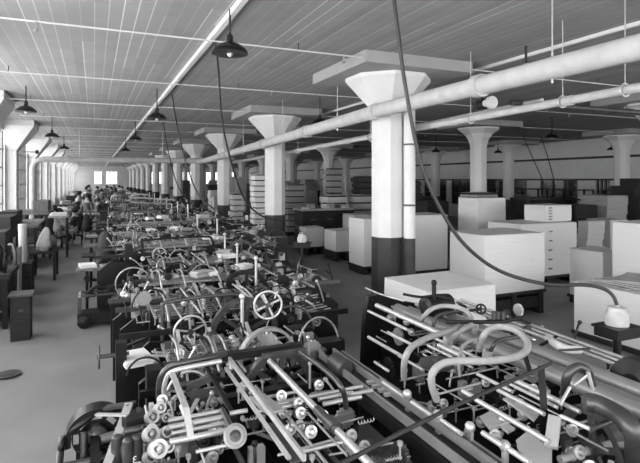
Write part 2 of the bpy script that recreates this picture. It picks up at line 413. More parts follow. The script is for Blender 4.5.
# sprinkler lines
for k in range(14):
    y = 3.35 + 3.25 * k; z = CZ - .1
    t = thing('sprinkler_line', 'thin white sprinkler pipe crossing under the ceiling, number %s from the photographer' % ['one', 'two', 'three', 'four', 'five', 'six', 'seven', 'eight', 'nine', 'ten', 'eleven', 'twelve', 'thirteen', 'fourteen'][k], 'pipe', (XL, y, z), 'sprinkler lines')
    MB().cyl((-1.3 if k == 1 else -1.9, y, z), (XR - 1, y, z), .011, n=8).build('pipe_run', WALL, t)
    for x in (-1.3, 2.6, 5.6, 8.6, 11.0):
        MB().cyl((x, y, z), (x, y, CZ), .008, n=6).build('hanger', STEELG, t)
        MB().cyl((x + .7, y, z - .09), (x + .7, y, z), .012, n=6).lathe((x + .7, y, z - .12), (0, 0, 1), [(.004, 0), (.03, .02), (.03, .03)], 10).build('sprinkler_head', BRASS, t)

# ------------------------------------------------------------------ lamps
def lamp(x, y, zs, label, r=.2, white=True):
    t = thing('pendant_lamp', label, 'lamp', (x, y, zs), 'enamel pendant lamps')
    MB().cyl((x, y, zs + .2), (x, y, CZ), .012, n=8).build('rod', CABLE, t)
    MB().lathe((x, y, zs), (0, 0, 1), [(r, 0), (r, .012), (r * .92, .045), (r * .6, .10), (r * .28, .125), (.035, .14), (.035, .2), (.02, .22)], 28).build('shade', BLACK, t)
    MB().lathe((x, y, zs - .002), (0, 0, 1), [(r * .97, 0), (r * .9, .035), (r * .5, .08)], 28).build('shade_lining', STEELG, t)
    MB().lathe((x, y, zs - .03), (0, 0, 1), [(.012, 0), (.04, .03), (.045, .06), (.02, .1)], 14).build('bulb', WHITE, t)
    return t
for px, py, dz, lab in [(230, 54, 1.4, 'large black enamel pendant lamp nearest above the machines'), (157, 119, 1.27, 'second black pendant lamp along the conduit above the aisle edge'),
        (135.5, 140, 1.27, 'third black pendant lamp along the conduit above the aisle edge'), (125.5, 151, 1.27, 'fourth, small far pendant lamp along the aisle conduit'),
        (26, 112, 1.37, 'nearest black pendant lamp by the left windows'), (52, 137, 1.27, 'second black pendant lamp by the left windows'), (64, 149, 1.27, 'third black pendant lamp by the left windows'),
        (320, 124, 1.27, 'small pendant lamp left of the nearest column behind the steam pipe'), (552, 138, 1.27, 'black pendant lamp at the right above the paper stacks'),
        (498, 153, 1.27, 'small far black pendant lamp right of the second row column'), (436, 152, 1.27, 'small far pendant lamp left of the second row column'), (612, 150, 1.27, 'pendant lamp at far right behind the third row column')]:
    p = G(px, py, H0 + dz); lamp(p.x, p.y, p.z, lab)
p = GX(526, 65, 5.6); t = thing('hanging_rod', 'short dark rod hanging from the ceiling above the steam pipe at right', 'rod', tuple(p))
MB().cyl(p, (p.x, p.y, CZ), .018, n=8).build('rod', CABLE, t); MB().cyl(p - Vector((0, 0, .05)), p + Vector((0, 0, .02)), .03, n=8).build('socket', STEEL, t)

# ------------------------------------------------------------------ hanging cables and hoses
def cord(pts, r, name, label, m=CABLE, cat='cable'):
    return tag(MB().tube(pts, r, 8, 6).build(name, m), label, cat)
cord([GY(393, -8, 3.2), GY(399, 40, 3.2), GY(406, 90, 3.2), GY(420, 160, 3.2), GY(440, 208, 3.15), GY(465, 245, 3.1), GY(500, 271, 3.1), GY(545, 284, 3.0), GY(585, 285, 2.9), GY(604, 289, 2.83), GY(613, 296, 2.79), GY(617, 305, 2.77)], .015, 'air_hose',
     'thick dark hose hanging from the ceiling past the nearest column to the near glue pot', HOSED, 'hose')
cord([G(216, 45, CZ - .02), GY(219, 75, 6.4), GY(222, 120, 6.6), GY(232, 165, 6.9), GY(245, 200, 7.2), GY(262, 216, 7.5), GY(280, 220, 7.8), GY(292, 222, 8), GY(301, 232, 8.1)], .013, 'power_cord',
     'dark cord hanging left of the second column and looping to the glue pot', CABLE)
cord([G(172, 94, CZ - .02), GY(177, 125, 10), GY(184, 155, 10), GY(191, 178, 10), GY(200, 197, 9.8), GY(214, 209, 9.6)], .014, 'power_cord', 'longer dark cord hanging from the ceiling conduit over the machines', CABLE)
cord([G(163, 122, CZ - .02), GY(168, 150, 15), GY(174, 175, 15), GY(180, 190, 15), GY(187, 197, 14.8)], .014, 'power_cord', 'shorter dark cord hanging by the second pendant lamp over the machines', CABLE)
cord([G(521, 130, CZ - .05), GY(530, 152, 11.6), GY(543, 181, 11.6), GY(546, 195, 11.6)], .014, 'power_cord', 'left of two thin cords slanting down above the dark stacks at right', CABLE)
cord([G(541, 136, CZ - .05), GY(548, 158, 11.3), GY(554, 181, 11.3), GY(556, 195, 11.3)], .014, 'power_cord', 'right of two thin cords slanting down above the dark stacks at right', CABLE)
cord([G(329, 470, 1.32), G(440, 413, 1.33), G(500, 386, 1.34), G(552, 363, 1.36)], .009, 'slack_cable', 'taut dark cable crossing diagonally over the near right machine', CABLE)

# ------------------------------------------------------------------ machine vocabulary
def spoked(t, name, c, axis, Ro, w, th, m, spokes=6, n=30, hub=.18, round_=False, sm=None):
    c = Vector(c); a, b, d = frame_of(axis)
    o = MB()
    if round_: o.torus(c, axis, Ro, w / 2, n)
    else: o.ring(c, axis, Ro, w, th, n)
    o = o.build(name, m, t)
    s = MB()
    for k in range(spokes):
        g = 2 * PI * k / spokes + .4; u = a * math.cos(g) + b * math.sin(g)
        s.bar(c + u * (Ro * hub * .7), c + u * (Ro - w * .6), th * .45, th * .5 + .006)
    s.build('spokes', sm or m, o)
    MB().cyl(c - d * th * .8, c + d * th * .8, Ro * hub, n=14).build('hub', STEELG, o)
    return o
def arch_frame(t, x0, x1, y, ztop, th=.05, m=None, name='side_frame', legs=3):
    o = MB(); n = legs - 1; fn = lambda u, w, e: Vector((u, y + e, w))
    out = [(x0, 0), (x0 + .16, 0)]
    span = (x1 - x0 - .16) / n
    for k in range(n):
        a = x0 + .16 + span * k + (.0 if k == 0 else 0); b = x0 + span * (k + 1)
        hh = ztop * .74
        for j in range(7):
            g = PI * (1 - j / 6); out.append(((a + b) / 2 + (b - a) / 2 * math.cos(g) * .92, hh * .55 + hh * .42 * math.sin(g)))
        out += [(b, 0), (b + .16, 0)] if k < n - 1 else [(b, 0)]
    out += [(x1, 0), (x1, ztop * .7), (x1 - .12, ztop * .82), (x1 - .3, ztop), (x1 - .8, ztop * .93), ((x0 + x1) / 2 + .3, ztop), ((x0 + x1) / 2 - .3, ztop), (x0 + .7, ztop * .9), (x0 + .2, ztop * .97), (x0, ztop * .8)]
    o.prism(out, fn, th); return o.build(name, m or BLACK, t)
def lever(t, p, rng, L=.3, m=STEEL, name='lever'):
    p = Vector(p); q = p + Vector((rng.uniform(-.6, .6), rng.uniform(-.6, .6), rng.uniform(.5, 1))).normalized() * L
    return MB().tube([p, (p + q) / 2 + Vector((0, 0, .02)), q], .009, 6, 3).sphere(q, .018, 8).build(name, m, t)
def bearing(t, p, axis, r, m=BRASS):
    return MB().lathe(p, axis, [(r * .6, -.05), (r * .9, -.04), (r, -.015), (r, .02), (r * .64, .02), (r * .6, -.012), (r * .3, -.012), (r * .26, .012)], 16).build('bearing', m, t)
def clutter(t, rng, n, x0, x1, y0, y1, z0, z1):
    for k in range(n):
        x = rng.uniform(x0, x1); y = rng.uniform(y0, y1); z = rng.uniform(z0, z1); q = rng.randrange(6); m = rng.choice([STEEL, STEELG, BRASS, IRON, BLACK, STEELG, STEELR])
        if q == 0: bearing(t, (x, y, z), rng.choice([(0, -1, 0), (-1, 0, 0), (0, 0, 1)]), rng.uniform(.02, .045), m)
        elif q == 1: MB().gear((x, y, z), rng.choice([(0, 1, 0), (1, 0, 0)]), rng.uniform(.04, .09), .025, 16).build('gear', m, t)
        elif q == 2: MB().box(x, x + rng.uniform(.03, .1), y, y + rng.uniform(.03, .1), z - .12, z).build('bracket', m, t)
        elif q == 3: lever(t, (x, y, z - .05), rng, rng.uniform(.1, .2), m)
        elif q == 4: MB().bar((x, y, z), (x + rng.uniform(-.2, .2), y + rng.uniform(-.2, .2), z + rng.uniform(-.08, .05)), .025, .01).build('link_arm', m, t)
        else: MB().cyl((x, y, z), (x, y + rng.uniform(.1, .35), z), rng.uniform(.008, .016), n=8).build('spindle', m, t)

def fine(t, rng, n, x0, x1, y0, y1, z0, z1):
    for k in range(n):                      # thin rods, springs, set screws
        x = rng.uniform(x0, x1 - .1); y = rng.uniform(y0, y1 - .1); z = rng.uniform(z0, z1); m = rng.choice([STEEL, STEEL, STEELR, BRASS]); q = k % 4
        if q == 0:
            l = rng.uniform(.15, .55); e = min(x + l, x1) if rng.random() < .6 else None
            p2 = (e, y, z + rng.uniform(-.02, .02)) if e else (x, min(y + l, y1), z)
            MB().cyl((x, y, z), p2, rng.uniform(.004, .008), n=6).build('thin_rod', m, t)
        elif q == 1:
            MB().cyl((x, y, z - .05), (x, y, z + .02), .006, n=6).cyl((x, y, z + .02), (x, y, z + .04), .014, n=6).build('set_screw', m, t)
        elif q == 2:
            r = rng.uniform(.007, .011); h = rng.uniform(.06, .12); a = rng.random() < .5
            MB().tube([(x + (h * j / 20 if a else r * math.cos(j * 1.6)), y + r * math.sin(j * 1.6), z + (r * math.cos(j * 1.6) if a else -h * j / 20)) for j in range(21)], .003, 4, 1).build('spring', m, t)
        else:
            MB().lathe((x, y, z), (rng.uniform(-.3, .3), -1, .3), [(.03, -.01), (.034, 0), (.034, .012), (.02, .014), (.01, .03)], 12).build('pulley', m, t)
def machine(x0, x1, y0, y1, seed, label, full=2, top=1.0, group='folding machines in the long row', table=True, shift=0):
    rng = random.Random(seed); L = x1 - x0; D = y1 - y0
    t = thing('folding_machine', label, 'machine', (x0, y0, 0), group)
    arch_frame(t, x0, x1, y0, top * .86); arch_frame(t, x0, x1, y1, top * .86)
    MB().box(x0 + .1, x1 - .1, y0 + .03, y1 - .03, .42, .50).box(x0 + .4, x1 - .7, y0 + .2, y1 - .2, .08, .42).build('bed', IRON, t)
    for k, y in enumerate((y0 + .02, y1 - .02)):
        MB().bar((x0 - .05, y, top * .9), (x1 + .05, y, top * .9), .035, .05).build('top_rail', [IRON, STEELG, BLACK][(seed + k) % 3], t)
    for k in range(3 if full else 1):
        y = y0 + D * (.25 + .2 * k); z = top * rng.uniform(.85, 1.02)
        MB().cyl((x0 + .3 + .1 * k, y, z), (x0 + L * .62, y, z), rng.uniform(.018, .032), n=12).build('fold_roller', rng.choice([STEELR, STEELG, IRON]) if full else IRON, t)
    ncr = 6 if full == 2 else (4 if full else 2)
    for k in range(ncr):
        x = x0 + .35 + (L - .7) * (k + rng.uniform(.2, .8)) / ncr; z = top + rng.uniform(-.12, .08)
        MB().cyl((x, y0 - .08, z), (x, y1 + .05, z), .011, n=8).build('cross_rod', STEEL, t)
    # sloping register blades
    nb = 5 if full == 2 else (3 if full else 2)
    for k in range(nb):
        x = x0 + L * (.18 + .5 * k / nb) + rng.uniform(-.05, .05); zz = top * rng.uniform(1.0, 1.12)
        MB().bar((x, y0 + .05, zz - .16), (x + rng.uniform(-.02, .1), y1 - .08, zz + .05), .03, .012).build('register_blade', rng.choice([STEEL, STEEL, BRASS]), t)
    # slanted fold plate of slats
    xa = x0 + L * rng.uniform(.35, .5); s = MB()
    for k in range(7): 
        yy = y0 + .18 + (D - .36) * k / 6; s.bar((xa, yy, top * .72), (xa + L * .33, yy, top * 1.08), .028, .012)
    s.bar((xa, y0 + .15, top * .72), (xa, y1 - .15, top * .72), .03, .03).bar((xa + L * .33, y0 + .15, top * 1.08), (xa + L * .33, y1 - .15, top * 1.08), .03, .03)
    s.build('fold_plate', rng.choice([STEELG, IRON, BRASS]), t)
    # wheels
    fx = x0 + L * rng.uniform(.42, .75); FR = rng.uniform(.24, .34)
    spoked(t, 'flywheel', (fx, y0 - .09, top * .84), (0, 1, 0), FR, .05, .06, IRON if rng.random() < .6 else STEELG, 6)
    MB().cyl((fx, y0 - .14, top * .84), (fx, y1 + .1, top * .84), .02, n=8).build('drive_shaft', STEEL, t)
    if full:
        hx = x0 + L * rng.uniform(.12, .3)
        spoked(t, 'hand_wheel', (hx, y0 - .07, top * .9), (0, 1, 0), rng.uniform(.11, .16), .022, .02, STEEL, 5, round_=True)
        for k in range(3):
            gx = x0 + L * rng.uniform(.1, .9); MB().gear((gx, y0 - .05, top * rng.uniform(.55, .8)), (0, 1, 0), rng.uniform(.07, .14), .035, 20).build('gear', rng.choice([IRON, STEELG, BRASS]), t)
        # goose arch tubes
        ax = x0 + L * rng.uniform(.05, .25); zt = top + rng.uniform(.12, .26)
        if seed % 3 == 0: MB().tube([(ax, y0 + .05, top * .6), (ax, y0 + .05, zt - .08), (ax + .06, y0 + .05, zt), (ax + L * .3, y0 + .05, zt + .02), (ax + L * .35, y0 + .05, zt - .05), (ax + L * .36, y0 + .05, top * .85)], .018, 8, 4).build('arch_bar', rng.choice([IRON, STEELG, STEELR]), t)
        px_ = x0 + L * rng.uniform(.55, .9)
        MB().cyl((px_, y1 - .1, top * .5), (px_, y1 - .1, top + .38), .016, n=8).sphere((px_, y1 - .1, top + .38), .03, 8).build('upright', STEEL, t)
        MB().box(px_ - .3, px_ - .05, y0 + .2, y0 + .45, top * .55, top * .98).build('gear_box', BLACK, t)
        for k in range(4):
            MB().bar((x0 + L * rng.random(), y0 + D * rng.random(), top * .8), (x0 + L * rng.random(), y0 + D * rng.random(), top * 1.05), .03, .012).build('link_arm', rng.choice([STEEL, IRON, STEELG]), t)
    if full == 2:
        wa = x0 + L * .12; wb = x0 + L * .6; wz = top + .03; o = MB()
        for k in range(13):
            y = y0 + .08 + (D - .16) * k / 12; o.cyl((wa, y, wz), (wb, y, wz), .0055, n=5)
        o.bar((wa, y0 + .05, wz), (wa, y1 - .05, wz), .02, .02).bar((wb, y0 + .05, wz), (wb, y1 - .05, wz), .02, .02).build('wire_table', STEELR, t)
        for k in range(4):
            x = wa + (wb - wa) * (k + .5) / 4 + rng.uniform(-.05, .05); MB().tube([(x, y0 - .05, wz - .02), (x, y0 + .1, wz + .06), (x + .02, (y0 + y1) / 2, wz + .09), (x + .03, y1 - .1, wz + .05)], rng.uniform(.008, .014), 8, 4).build('curved_guide', rng.choice([STEEL, STEEL, BRASS]), t)
        fine(t, rng, 90, x0 + .1, x1 - .1, y0, y1, top * .85, top * 1.1)
        clutter(t, rng, 64, x0 + .15, x1 - .1, y0, y1, top * .85, top * 1.12)
        for k in range(3):
            cx = x0 + L * rng.random(); cy = y0 + D * rng.random()
            MB().torus((cx, cy, top + .02), (rng.uniform(-.4, .4), 1, rng.uniform(-.3, .3)), rng.uniform(.12, .24), .009, 24, 6, 0, PI * rng.choice([1, 2])).build('hoop', rng.choice([STEELG, IRON, BRASS]), t)
            MB().box(cx, cx + .2, cy - .05, cy + .1, top * .5, top * 1.06).build('gear_box', BLACK, t)
        MB().box(x0 + .1, x1 - .2, y0 + .1, y1 - .1, top * .6, top * .66).build('dark_filler', BLACK, t)  # black sheet added to hide the floor and darken the gaps between parts
        for k in range(7): lever(t, (x0 + L * rng.random(), y0 + D * rng.random(), top * .9), rng, rng.uniform(.15, .3), rng.choice([STEEL, IRON]))
        for k in range(12): bearing(t, (x0 + L * rng.random(), y0 + rng.choice([-.03, .2, .5]) , top * rng.uniform(.62, 1.0)), (0, -1, 0), rng.uniform(.025, .05), rng.choice([STEEL, BRASS, STEELG]))
        for k in range(8):
            x = x0 + .1 + (L - .3) * rng.random(); y = y0 + D * rng.random()
            MB().box(x, x + rng.uniform(.05, .14), y, y + .07, top * .8, top * rng.uniform(.9, 1.06)).build('bracket', rng.choice([STEEL, BLACK, STEELG, IRON]), t)
        for k in range(9):
            y = y0 + .12 + (D - .24) * k / 8; MB().bar((x0 + L * .66, y, top * .86), (x1 - .1, y, top * .92), .03, .006).build('tape', WOODL, t)
    elif full == 1:
        MB().box(x0 + .1, x1 - .2, y0 + .1, y1 - .1, top * .6, top * .7).build('dark_filler', BLACK, t)  # same added black sheet, keeps the inside of the machine dark
        clutter(t, rng, 30, x0 + .15, x1 - .1, y0, y1, top * .85, top * 1.2)
        for k in range(6): bearing(t, (x0 + L * rng.random(), y0 - .03, top * rng.uniform(.62, 1.0)), (0, -1, 0), rng.uniform(.03, .06), rng.choice([STEEL, BRASS]))
        for k in range(4): lever(t, (x0 + L * rng.random(), y0 + D * rng.random(), top * .9), rng, rng.uniform(.15, .3))
    if table:
        z = .80; o = MB().box(x0 - .32, x0 + .3, y0 + .1, y0 + .6, z, z + .035).build('feed_table', WOODD if seed % 2 else WOODM, t)
        MB().cyl((x0 - .16, y0 + .35, 0), (x0 - .16, y0 + .35, z), .025, n=8).lathe((x0 - .16, y0 + .35, 0), (0, 0, 1), [(.14, 0), (.14, .02), (.04, .06)], 12).build('table_leg', BLACK, t)
        bearing(t, (x0 - .16, y0 + .3, z - .15), (0, -1, 0), .05, BLACK)
    return t
ORD = ['nearest', 'second', 'third', 'fourth', 'fifth', 'sixth', 'seventh', 'eighth', 'ninth', 'tenth', 'eleventh', 'twelfth', 'thirteenth', 'fourteenth', 'fifteenth', 'sixteenth', 'seventeenth', 'eighteenth', 'nineteenth', 'twentieth', 'last']
# ------------------------------------------------------------------ the two near machines
def rodY(t, name, x1, y1, x2, y2, z, r, m=STEEL, ends=0.0, flat=None):
    a, b = G(x1, y1, z), G(x2, y2, z); X = (a.x + b.x) / 2
    a = Vector((X, a.y + ends, z)); b = Vector((X, b.y - ends, z))
    if flat: return MB().bar(a, b, flat[0], flat[1]).build(name, m, t)
    return MB().cyl(a, b, r, n=12).build(name, m, t)
def rodX(t, name, x1, y1, x2, y2, z, r, m=STEEL, flat=None):
    a, b = G(x1, y1, z), G(x2, y2, z); Y = (a.y + b.y) / 2
    a = Vector((a.x, Y, z)); b = Vector((b.x, Y, z))
    if flat: return MB().bar(a, b, flat[0], flat[1]).build(name, m, t)
    return MB().cyl(a, b, r, n=12).build(name, m, t)
def tubeP(t, name, pts, r, m=STEEL, n=10, sub=5):
    return MB().tube([G(*p) for p in pts], r, n, sub).build(name, m, t)
# --- near left machine
A = thing('folding_machine', 'large black folding machine filling the lower left foreground with long steel rods', 'machine', (.5, 2.6, 0))
rng = random.Random(5)
MB().box(-.15, 1.62, 1.35, 1.43, .0, .78).build('side_frame', BLACK, A); MB().box(-.1, 1.62, 3.42, 3.5, .0, .85).build('side_frame', BLACK, A)
MB().box(-.12, 1.6, 1.4, 3.45, .45, .55).build('bed', IRON, A)
for x in (-.02, .55, 1.05): MB().box(x, x + .05, 1.4, 3.45, .5, .8).build('rib', BLACK, A)
# left end wheel with slotted guard
c = G(97, 434, .78)
arc = MB().ring(c, (0, 1, 0), .175, .03, .12, 30, -.2, PI + .2).build('wheel_guard', BLACK, A)
w = MB().ring(c, (0, 1, 0), .14, .05, .03, 30).build('slotted_wheel', IRON, A)
for k in range(8):
    g = 2 * PI * k / 8; u = Vector((math.cos(g), 0, math.sin(g))); v = Vector((-math.sin(g), 0, math.cos(g)))
    MB().bar(c + u * .115 - v * .028 + Vector((0, -.02, 0)), c + u * .115 + v * .028 + Vector((0, -.02, 0)), .006, .03).build('slot_plate', STEEL, w)
MB().lathe(c, (0, -1, 0), [(.06, -.05), (.06, .03), (.04, .05), (.025, .06)]).build('hub', STEELG, w)
tubeP(A, 'roller_end', [(100, 440, .78), (140, 428, .78)], .03, BRASS, sub=1)
tubeP(A, 'guard_rail', [(60, 470, .6), (61, 448, .78), (66, 436, .82), (80, 425, .88), (100, 411, .93), (120, 408, .93)], .018, BLACK)
MB().cyl(G(58, 470, .7), G(62, 438, .8), .022).build('post', STEELG, A)
MB().cyl(G(84, 462, .68), G(84, 432, .84), .02).build('post', STEELG, A)
MB().bar(G(129, 404, 1.0), G(104, 475, .86), .045, .02).build('guide_bar', STEEL, A)
MB().bar(G(96, 409, .92), G(132, 404, 1.0), .07, .015).build('end_plate', STEELG, A)
rodX(A, 'frame_bar', 62, 463, 150, 452, .72, .02, STEELG); rodX(A, 'frame_bar', 76, 452, 108, 446, .72, .014, IRON)
for px, py in ((117, 437), (128, 440), (137, 437)):
    p = G(px, py, .98); MB().cyl(p, p - Vector((0, 0, .3)), .03, .03).sphere(p, .03, 10, .4).build('cylinder', STEELG, A)
MB().bar(G(124, 424, 1.02), G(145, 418, 1.02), .08, .05).build('cap_block', IRON, A)
rodX(A, 'clamp_bar', 124, 432, 160, 424, 1.0, .02, STEELG)
# knuckle of bearings at the left ends of the rollers
for i, (px, py, z, r) in enumerate([(152, 417, 1.05, .035), (160, 408, 1.06, .03), (151, 434, 1.03, .04), (158, 449, 1.0, .045), (165, 418, 1.02, .025), (166, 432, 1.0, .03), (146, 424, .98, .03), (168, 447, .98, .028), (150, 457, .96, .03)]):
    bearing(A, G(px, py, z), (.3, -1, .5), r, STEEL if i % 2 else BRASS)
for x1, y1, x2, y2, r in [(168, 421, 222, 411, .013), (168, 428, 224, 417, .016), (172, 434, 224, 423, .011), (170, 443, 230, 429, .016), (196, 452, 232, 444, .009), (230, 414, 247, 410, .013)]:
    rodX(A, 'fold_roller', x1, y1, x2, y2, 1.02, r)
for x1, y1, x2, y2, r in [(275, 405, 300, 400, .013), (252, 400, 300, 391, .01), (280, 404, 337, 390, .012), (319, 400, 352, 392, .014), (324, 405, 360, 396, .014), (302, 452, 342, 442, .01), (345, 390, 362, 386, .012), (344, 396, 372, 390, .012), (256, 412, 300, 404, .012)]:
    rodX(A, 'fold_roller', x1, y1, x2, y2, .96, r)
# round handwheel disc
c = G(235, 436, 1.06); dw = MB().lathe(c, (-.1, -1, .55), [(.05, -.02), (.058, 0), (.058, .014), (.046, .018), (.044, .010)], 28).build('disc_wheel', STEELR, A)
MB().lathe(c, (-.1, -1, .55), [(.028, 0), (.028, .016), (.014, .02), (.014, .03)], 16).build('hub', STEELG, dw)
tubeP(A, 'shaft', [(222, 410, 1.02), (232, 430, 1.04)], .018, STEELG, sub=1)
# arch tubes
tubeP(A, 'arch_bar', [(160, 408, .8), (159, 392, 1.0), (161, 377, 1.12), (169, 367, 1.18), (182, 363, 1.2), (212, 357, 1.2), (226, 353, 1.18)], .02, STEELG)
tubeP(A, 'arch_bar', [(166, 404, .9), (164, 390, 1.05), (167, 377, 1.14), (174, 371, 1.18), (190, 367, 1.19), (221, 361, 1.19)], .015, STEEL)
MB().bar(G(172, 373, 1.2), G(186, 408, 1.18), .03, .012).build('strap', STEEL, A); MB().bar(G(186, 408, 1.18), G(191, 438, 1.06), .03, .012).build('strap', STEEL, A)
MB().bar(G(188, 387, 1.0), G(212, 377, 1.06), .05, .04).build('cross_piece', STEELG, A); rodX(A, 'cross_rod', 180, 386, 205, 381, 1.0, .02, STEELG)
MB().bar(G(206, 366, 1.15), G(232, 412, 1.0), .02, .02).build('link_arm', IRON, A)
MB().bar(G(190, 397, .92), G(222, 390, .92), .16, .012).build('cover_plate', STEELG, A)
# twin inclined rails
rodY(A, 'guide_rail', 229, 359, 305, 458, 1.14, 0, STEEL, flat=(.016, .03)); rodY(A, 'guide_rail', 225, 368, 290, 458, 1.10, 0, STEEL, flat=(.02, .012))
rodY(A, 'guide_rail', 0, 0, 0, 0, 1, 0) if False else None
MB().box(.605, .70, 2.42, 2.62, 1.085, 1.10).build('bridge_plate', STEEL, A) if False else MB().bar(G(256, 396, 1.1), G(276, 412, 1.1), .10, .012).build('bridge_plate', STEEL, A)
rodY(A, 'guide_rail', 270, 424, 296, 462, 1.08, 0, STEELG, flat=(.05, .012))
# thick round bar
rodY(A, 'thick_bar', 270, 361, 316, 409, 1.1, .019); rodY(A, 'thick_bar', 317, 410, 338, 431, 1.1, .026, STEELG); rodY(A, 'thick_bar', 338, 431, 375, 470, 1.1, .019)
cc = G(333, 425, 1.1); MB().cyl(cc - Vector((0, .04, 0)), cc + Vector((0, .04, 0)), .036).build('collar', STEELG, A)
tubeP(A, 'bent_handle', [(300, 352, 1.16), (316, 363, 1.16), (333, 377, 1.16), (341, 387, 1.14), (345, 398, 1.05), (346, 408, .98)], .016, STEELG)
rodX(A, 'top_rail', 205, 358, 303, 347, 1.12, 0, BLACK, flat=(.06, .05)); rodX(A, 'top_rail', 262, 356, 306, 350, 1.16, 0, STEELG, flat=(.02, .03))
rodY(A, 'guide_rail', 248, 463, 215, 420, .9, 0, STEELG, flat=(.02, .02)); rodY(A, 'guide_rail', 330, 463, 281, 412, .9, .01, STEEL)
tubeP(A, 'arch_bar', [(252, 463, .95), (262, 452, .98), (272, 448, 1.0), (284, 455, .98), (292, 470, .9)], .013, STEEL) if False else None
fine(A, rng, 150, .15, 1.55, 1.6, 3.45, .76, 1.02); clutter(A, rng, 70, .2, 1.55, 1.9, 3.4, .72, .98); clutter(A, rng, 26, .15, .6, 2.6, 3.6, .8, 1.05)

# --- long channel beam between the two machines and near right machine
B = thing('folding_machine', 'large folding machine in the lower right foreground with looping hoses and rollers', 'machine', (2.6, 2.6, 0))
MB().box(1.95, 3.7, 1.2, 1.28, 0, .8).build('side_frame', BLACK, B)
fn = lambda u, w, e: Vector((u, 4.42 + e, w))
MB().prism([(2.38, 0), (2.5, 0), (2.56, .5), (2.7, .66), (3.0, .5), (3.1, 0), (3.4, 0), (3.4, .9), (3.1, 1.04), (2.8, 1.12), (2.6, 1.2), (2.47, 1.18), (2.42, .9)], fn, .06).build('side_frame', BLACK, B)
MB().box(1.97, 3.6, 1.25, 3.6, .42, .5).box(2.42, 3.6, 3.6, 4.4, .42, .5).build('bed', IRON, B)
for x, ye in ((1.98, 3.6), (2.6, 4.4), (3.5, 4.4)): MB().box(x, x + .05, 1.25, ye, .45, .78).build('rib', BLACK, B)
for X, z, h in ((1.66, .93, .02), (1.72, .90, .012), (1.78, .94, .016), (1.86, .91, .012)):
    MB().bar((X, 1.3, z), (X, 3.75, z + .0), .018, h + .03).build('channel_rail', STEELR if X != 1.72 else IRON, B)
MB().box(1.63, 1.9, 1.3, 3.75, .82, .89).build('channel_beam', IRON, B)
for y in (1.5, 2.4, 3.4): MB().box(1.7, 1.82, y, y + .1, 0, .82).build('leg', BLACK, B)
c = G(340, 365, .95); MB().lathe(c, (0, -1, 0), [(.07, -.08), (.07, .08), (.05, .10)], 24).build('round_cover', STEELG, B)
rods = [(369, 311, 407, 330, 1.12, .013), (380, 305, 436, 334, 1.14, .022), (388, 332, 412, 345, 1.02, .012), (369, 337, 404, 358, .98, .014), (375, 362, 388, 371, .98, .01),
        (383, 382, 403, 396, 1.0, .012), (412, 402, 432, 416, 1.0, .013), (463, 391, 475, 398, 1.1, .014), (476, 400, 550, 442, 1.1, .014), (497, 390, 545, 414, 1.1, .012),
        (516, 380, 560, 403, 1.12, .016), (512, 384, 556, 408, 1.1, .010), (482, 433, 504, 446, 1.05, .014), (510, 450, 530, 463, 1.05, .014), (441, 420, 462, 434, 1.0, .012),
        (436, 337, 478, 360, 1.08, .012), (430, 345, 470, 368, 1.02, .010), (398, 356, 424, 370, 1.0, .010), (478, 374, 512, 392, 1.08, .012), (560, 402, 580, 412, 1.1, .012),
        (486, 405, 540, 434, 1.02, .008), (440, 345, 462, 357, 1.14, .018)]
for a_, b_, c_, d_, z_, r_ in rods: rodY(B, 'guide_rod', a_, b_, c_, d_, z_, r_)
for i, (X, z, r) in enumerate(((2.74, 1.06, .05), (2.88, 1.02, .052), (3.02, 1.05, .05), (3.16, 1.0, .045))):
    MB().cyl((X, 1.75, z), (X, 4.3, z), r, n=18).build('fold_roller', STEELR, B)
    MB().cyl((X, 1.65, z), (X, 4.4, z), .015, n=8).build('roller_shaft', STEEL, B)
for X in (3.28, 3.36, 3.44): MB().cyl((X, 2.3, 1.06), (X, 4.2, 1.1), .014, n=10).build('guide_rod', STEEL, B)
# pale table plates
for pts, z in (([(503, 398), (512, 396), (540, 412), (534, 420)], 1.0), ([(480, 416), (492, 410), (506, 416), (494, 434)], .95), ([(516, 440), (526, 432), (552, 448), (552, 470), (530, 470)], .98), ([(498, 424), (505, 421), (515, 428), (508, 432)], .95)):
    P_ = [G(x, y, z) for x, y in pts]; n_ = len(P_)
    MB().add(P_ + [p - Vector((0, 0, .012)) for p in P_], [tuple(range(n_)), tuple(range(n_, 2 * n_))[::-1]] + [(k, n_ + k, n_ + (k + 1) % n_, (k + 1) % n_) for k in range(n_)]).build('table_plate', PAPERG, B, label='pale flat plate')
MB().bar(G(555, 417, 1.12), G(551, 447, 1.02), .06, .03).build('end_block', STEEL, B)
MB().bar(G(541, 366, 1.28), G(544, 410, 1.08), .035, .02).build('upright', BLACK, B)
MB().bar(G(524, 352, 1.2), G(530, 372, 1.1), .025, .02).build('upright', BLACK, B)
# hoses
HS = [[(404, 378, 1.0), (404, 366, 1.12), (406, 356, 1.2), (413, 346, 1.24), (430, 337, 1.24), (450, 331, 1.22), (459, 326, 1.14)],
      [(421, 323, 1.1), (425, 315, 1.2), (432, 309, 1.25), (444, 306, 1.27), (460, 308, 1.27), (470, 315, 1.22), (472, 325, 1.12)],
      [(479, 350, 1.12), (484, 335, 1.25), (493, 328, 1.29), (503, 327, 1.3), (517, 331, 1.3), (527, 341, 1.28), (526, 351, 1.25), (512, 358, 1.24), (485, 361, 1.24), (455, 361, 1.24), (440, 365, 1.22), (432, 374, 1.18), (432, 386, 1.1), (437, 400, 1.0)],
      [(460, 376, 1.05), (459, 362, 1.15), (462, 348, 1.2), (470, 341, 1.22), (481, 339, 1.2)]]
for pts, r in zip(HS, (.021, .019, .0225, .011)): tubeP(B, 'hose', pts, r, HOSE, 12)
tubeP(B, 'hose_branch', [(489, 355, 1.1), (493, 346, 1.2), (500, 340, 1.22), (524, 336, 1.22)], .014, STEELG)
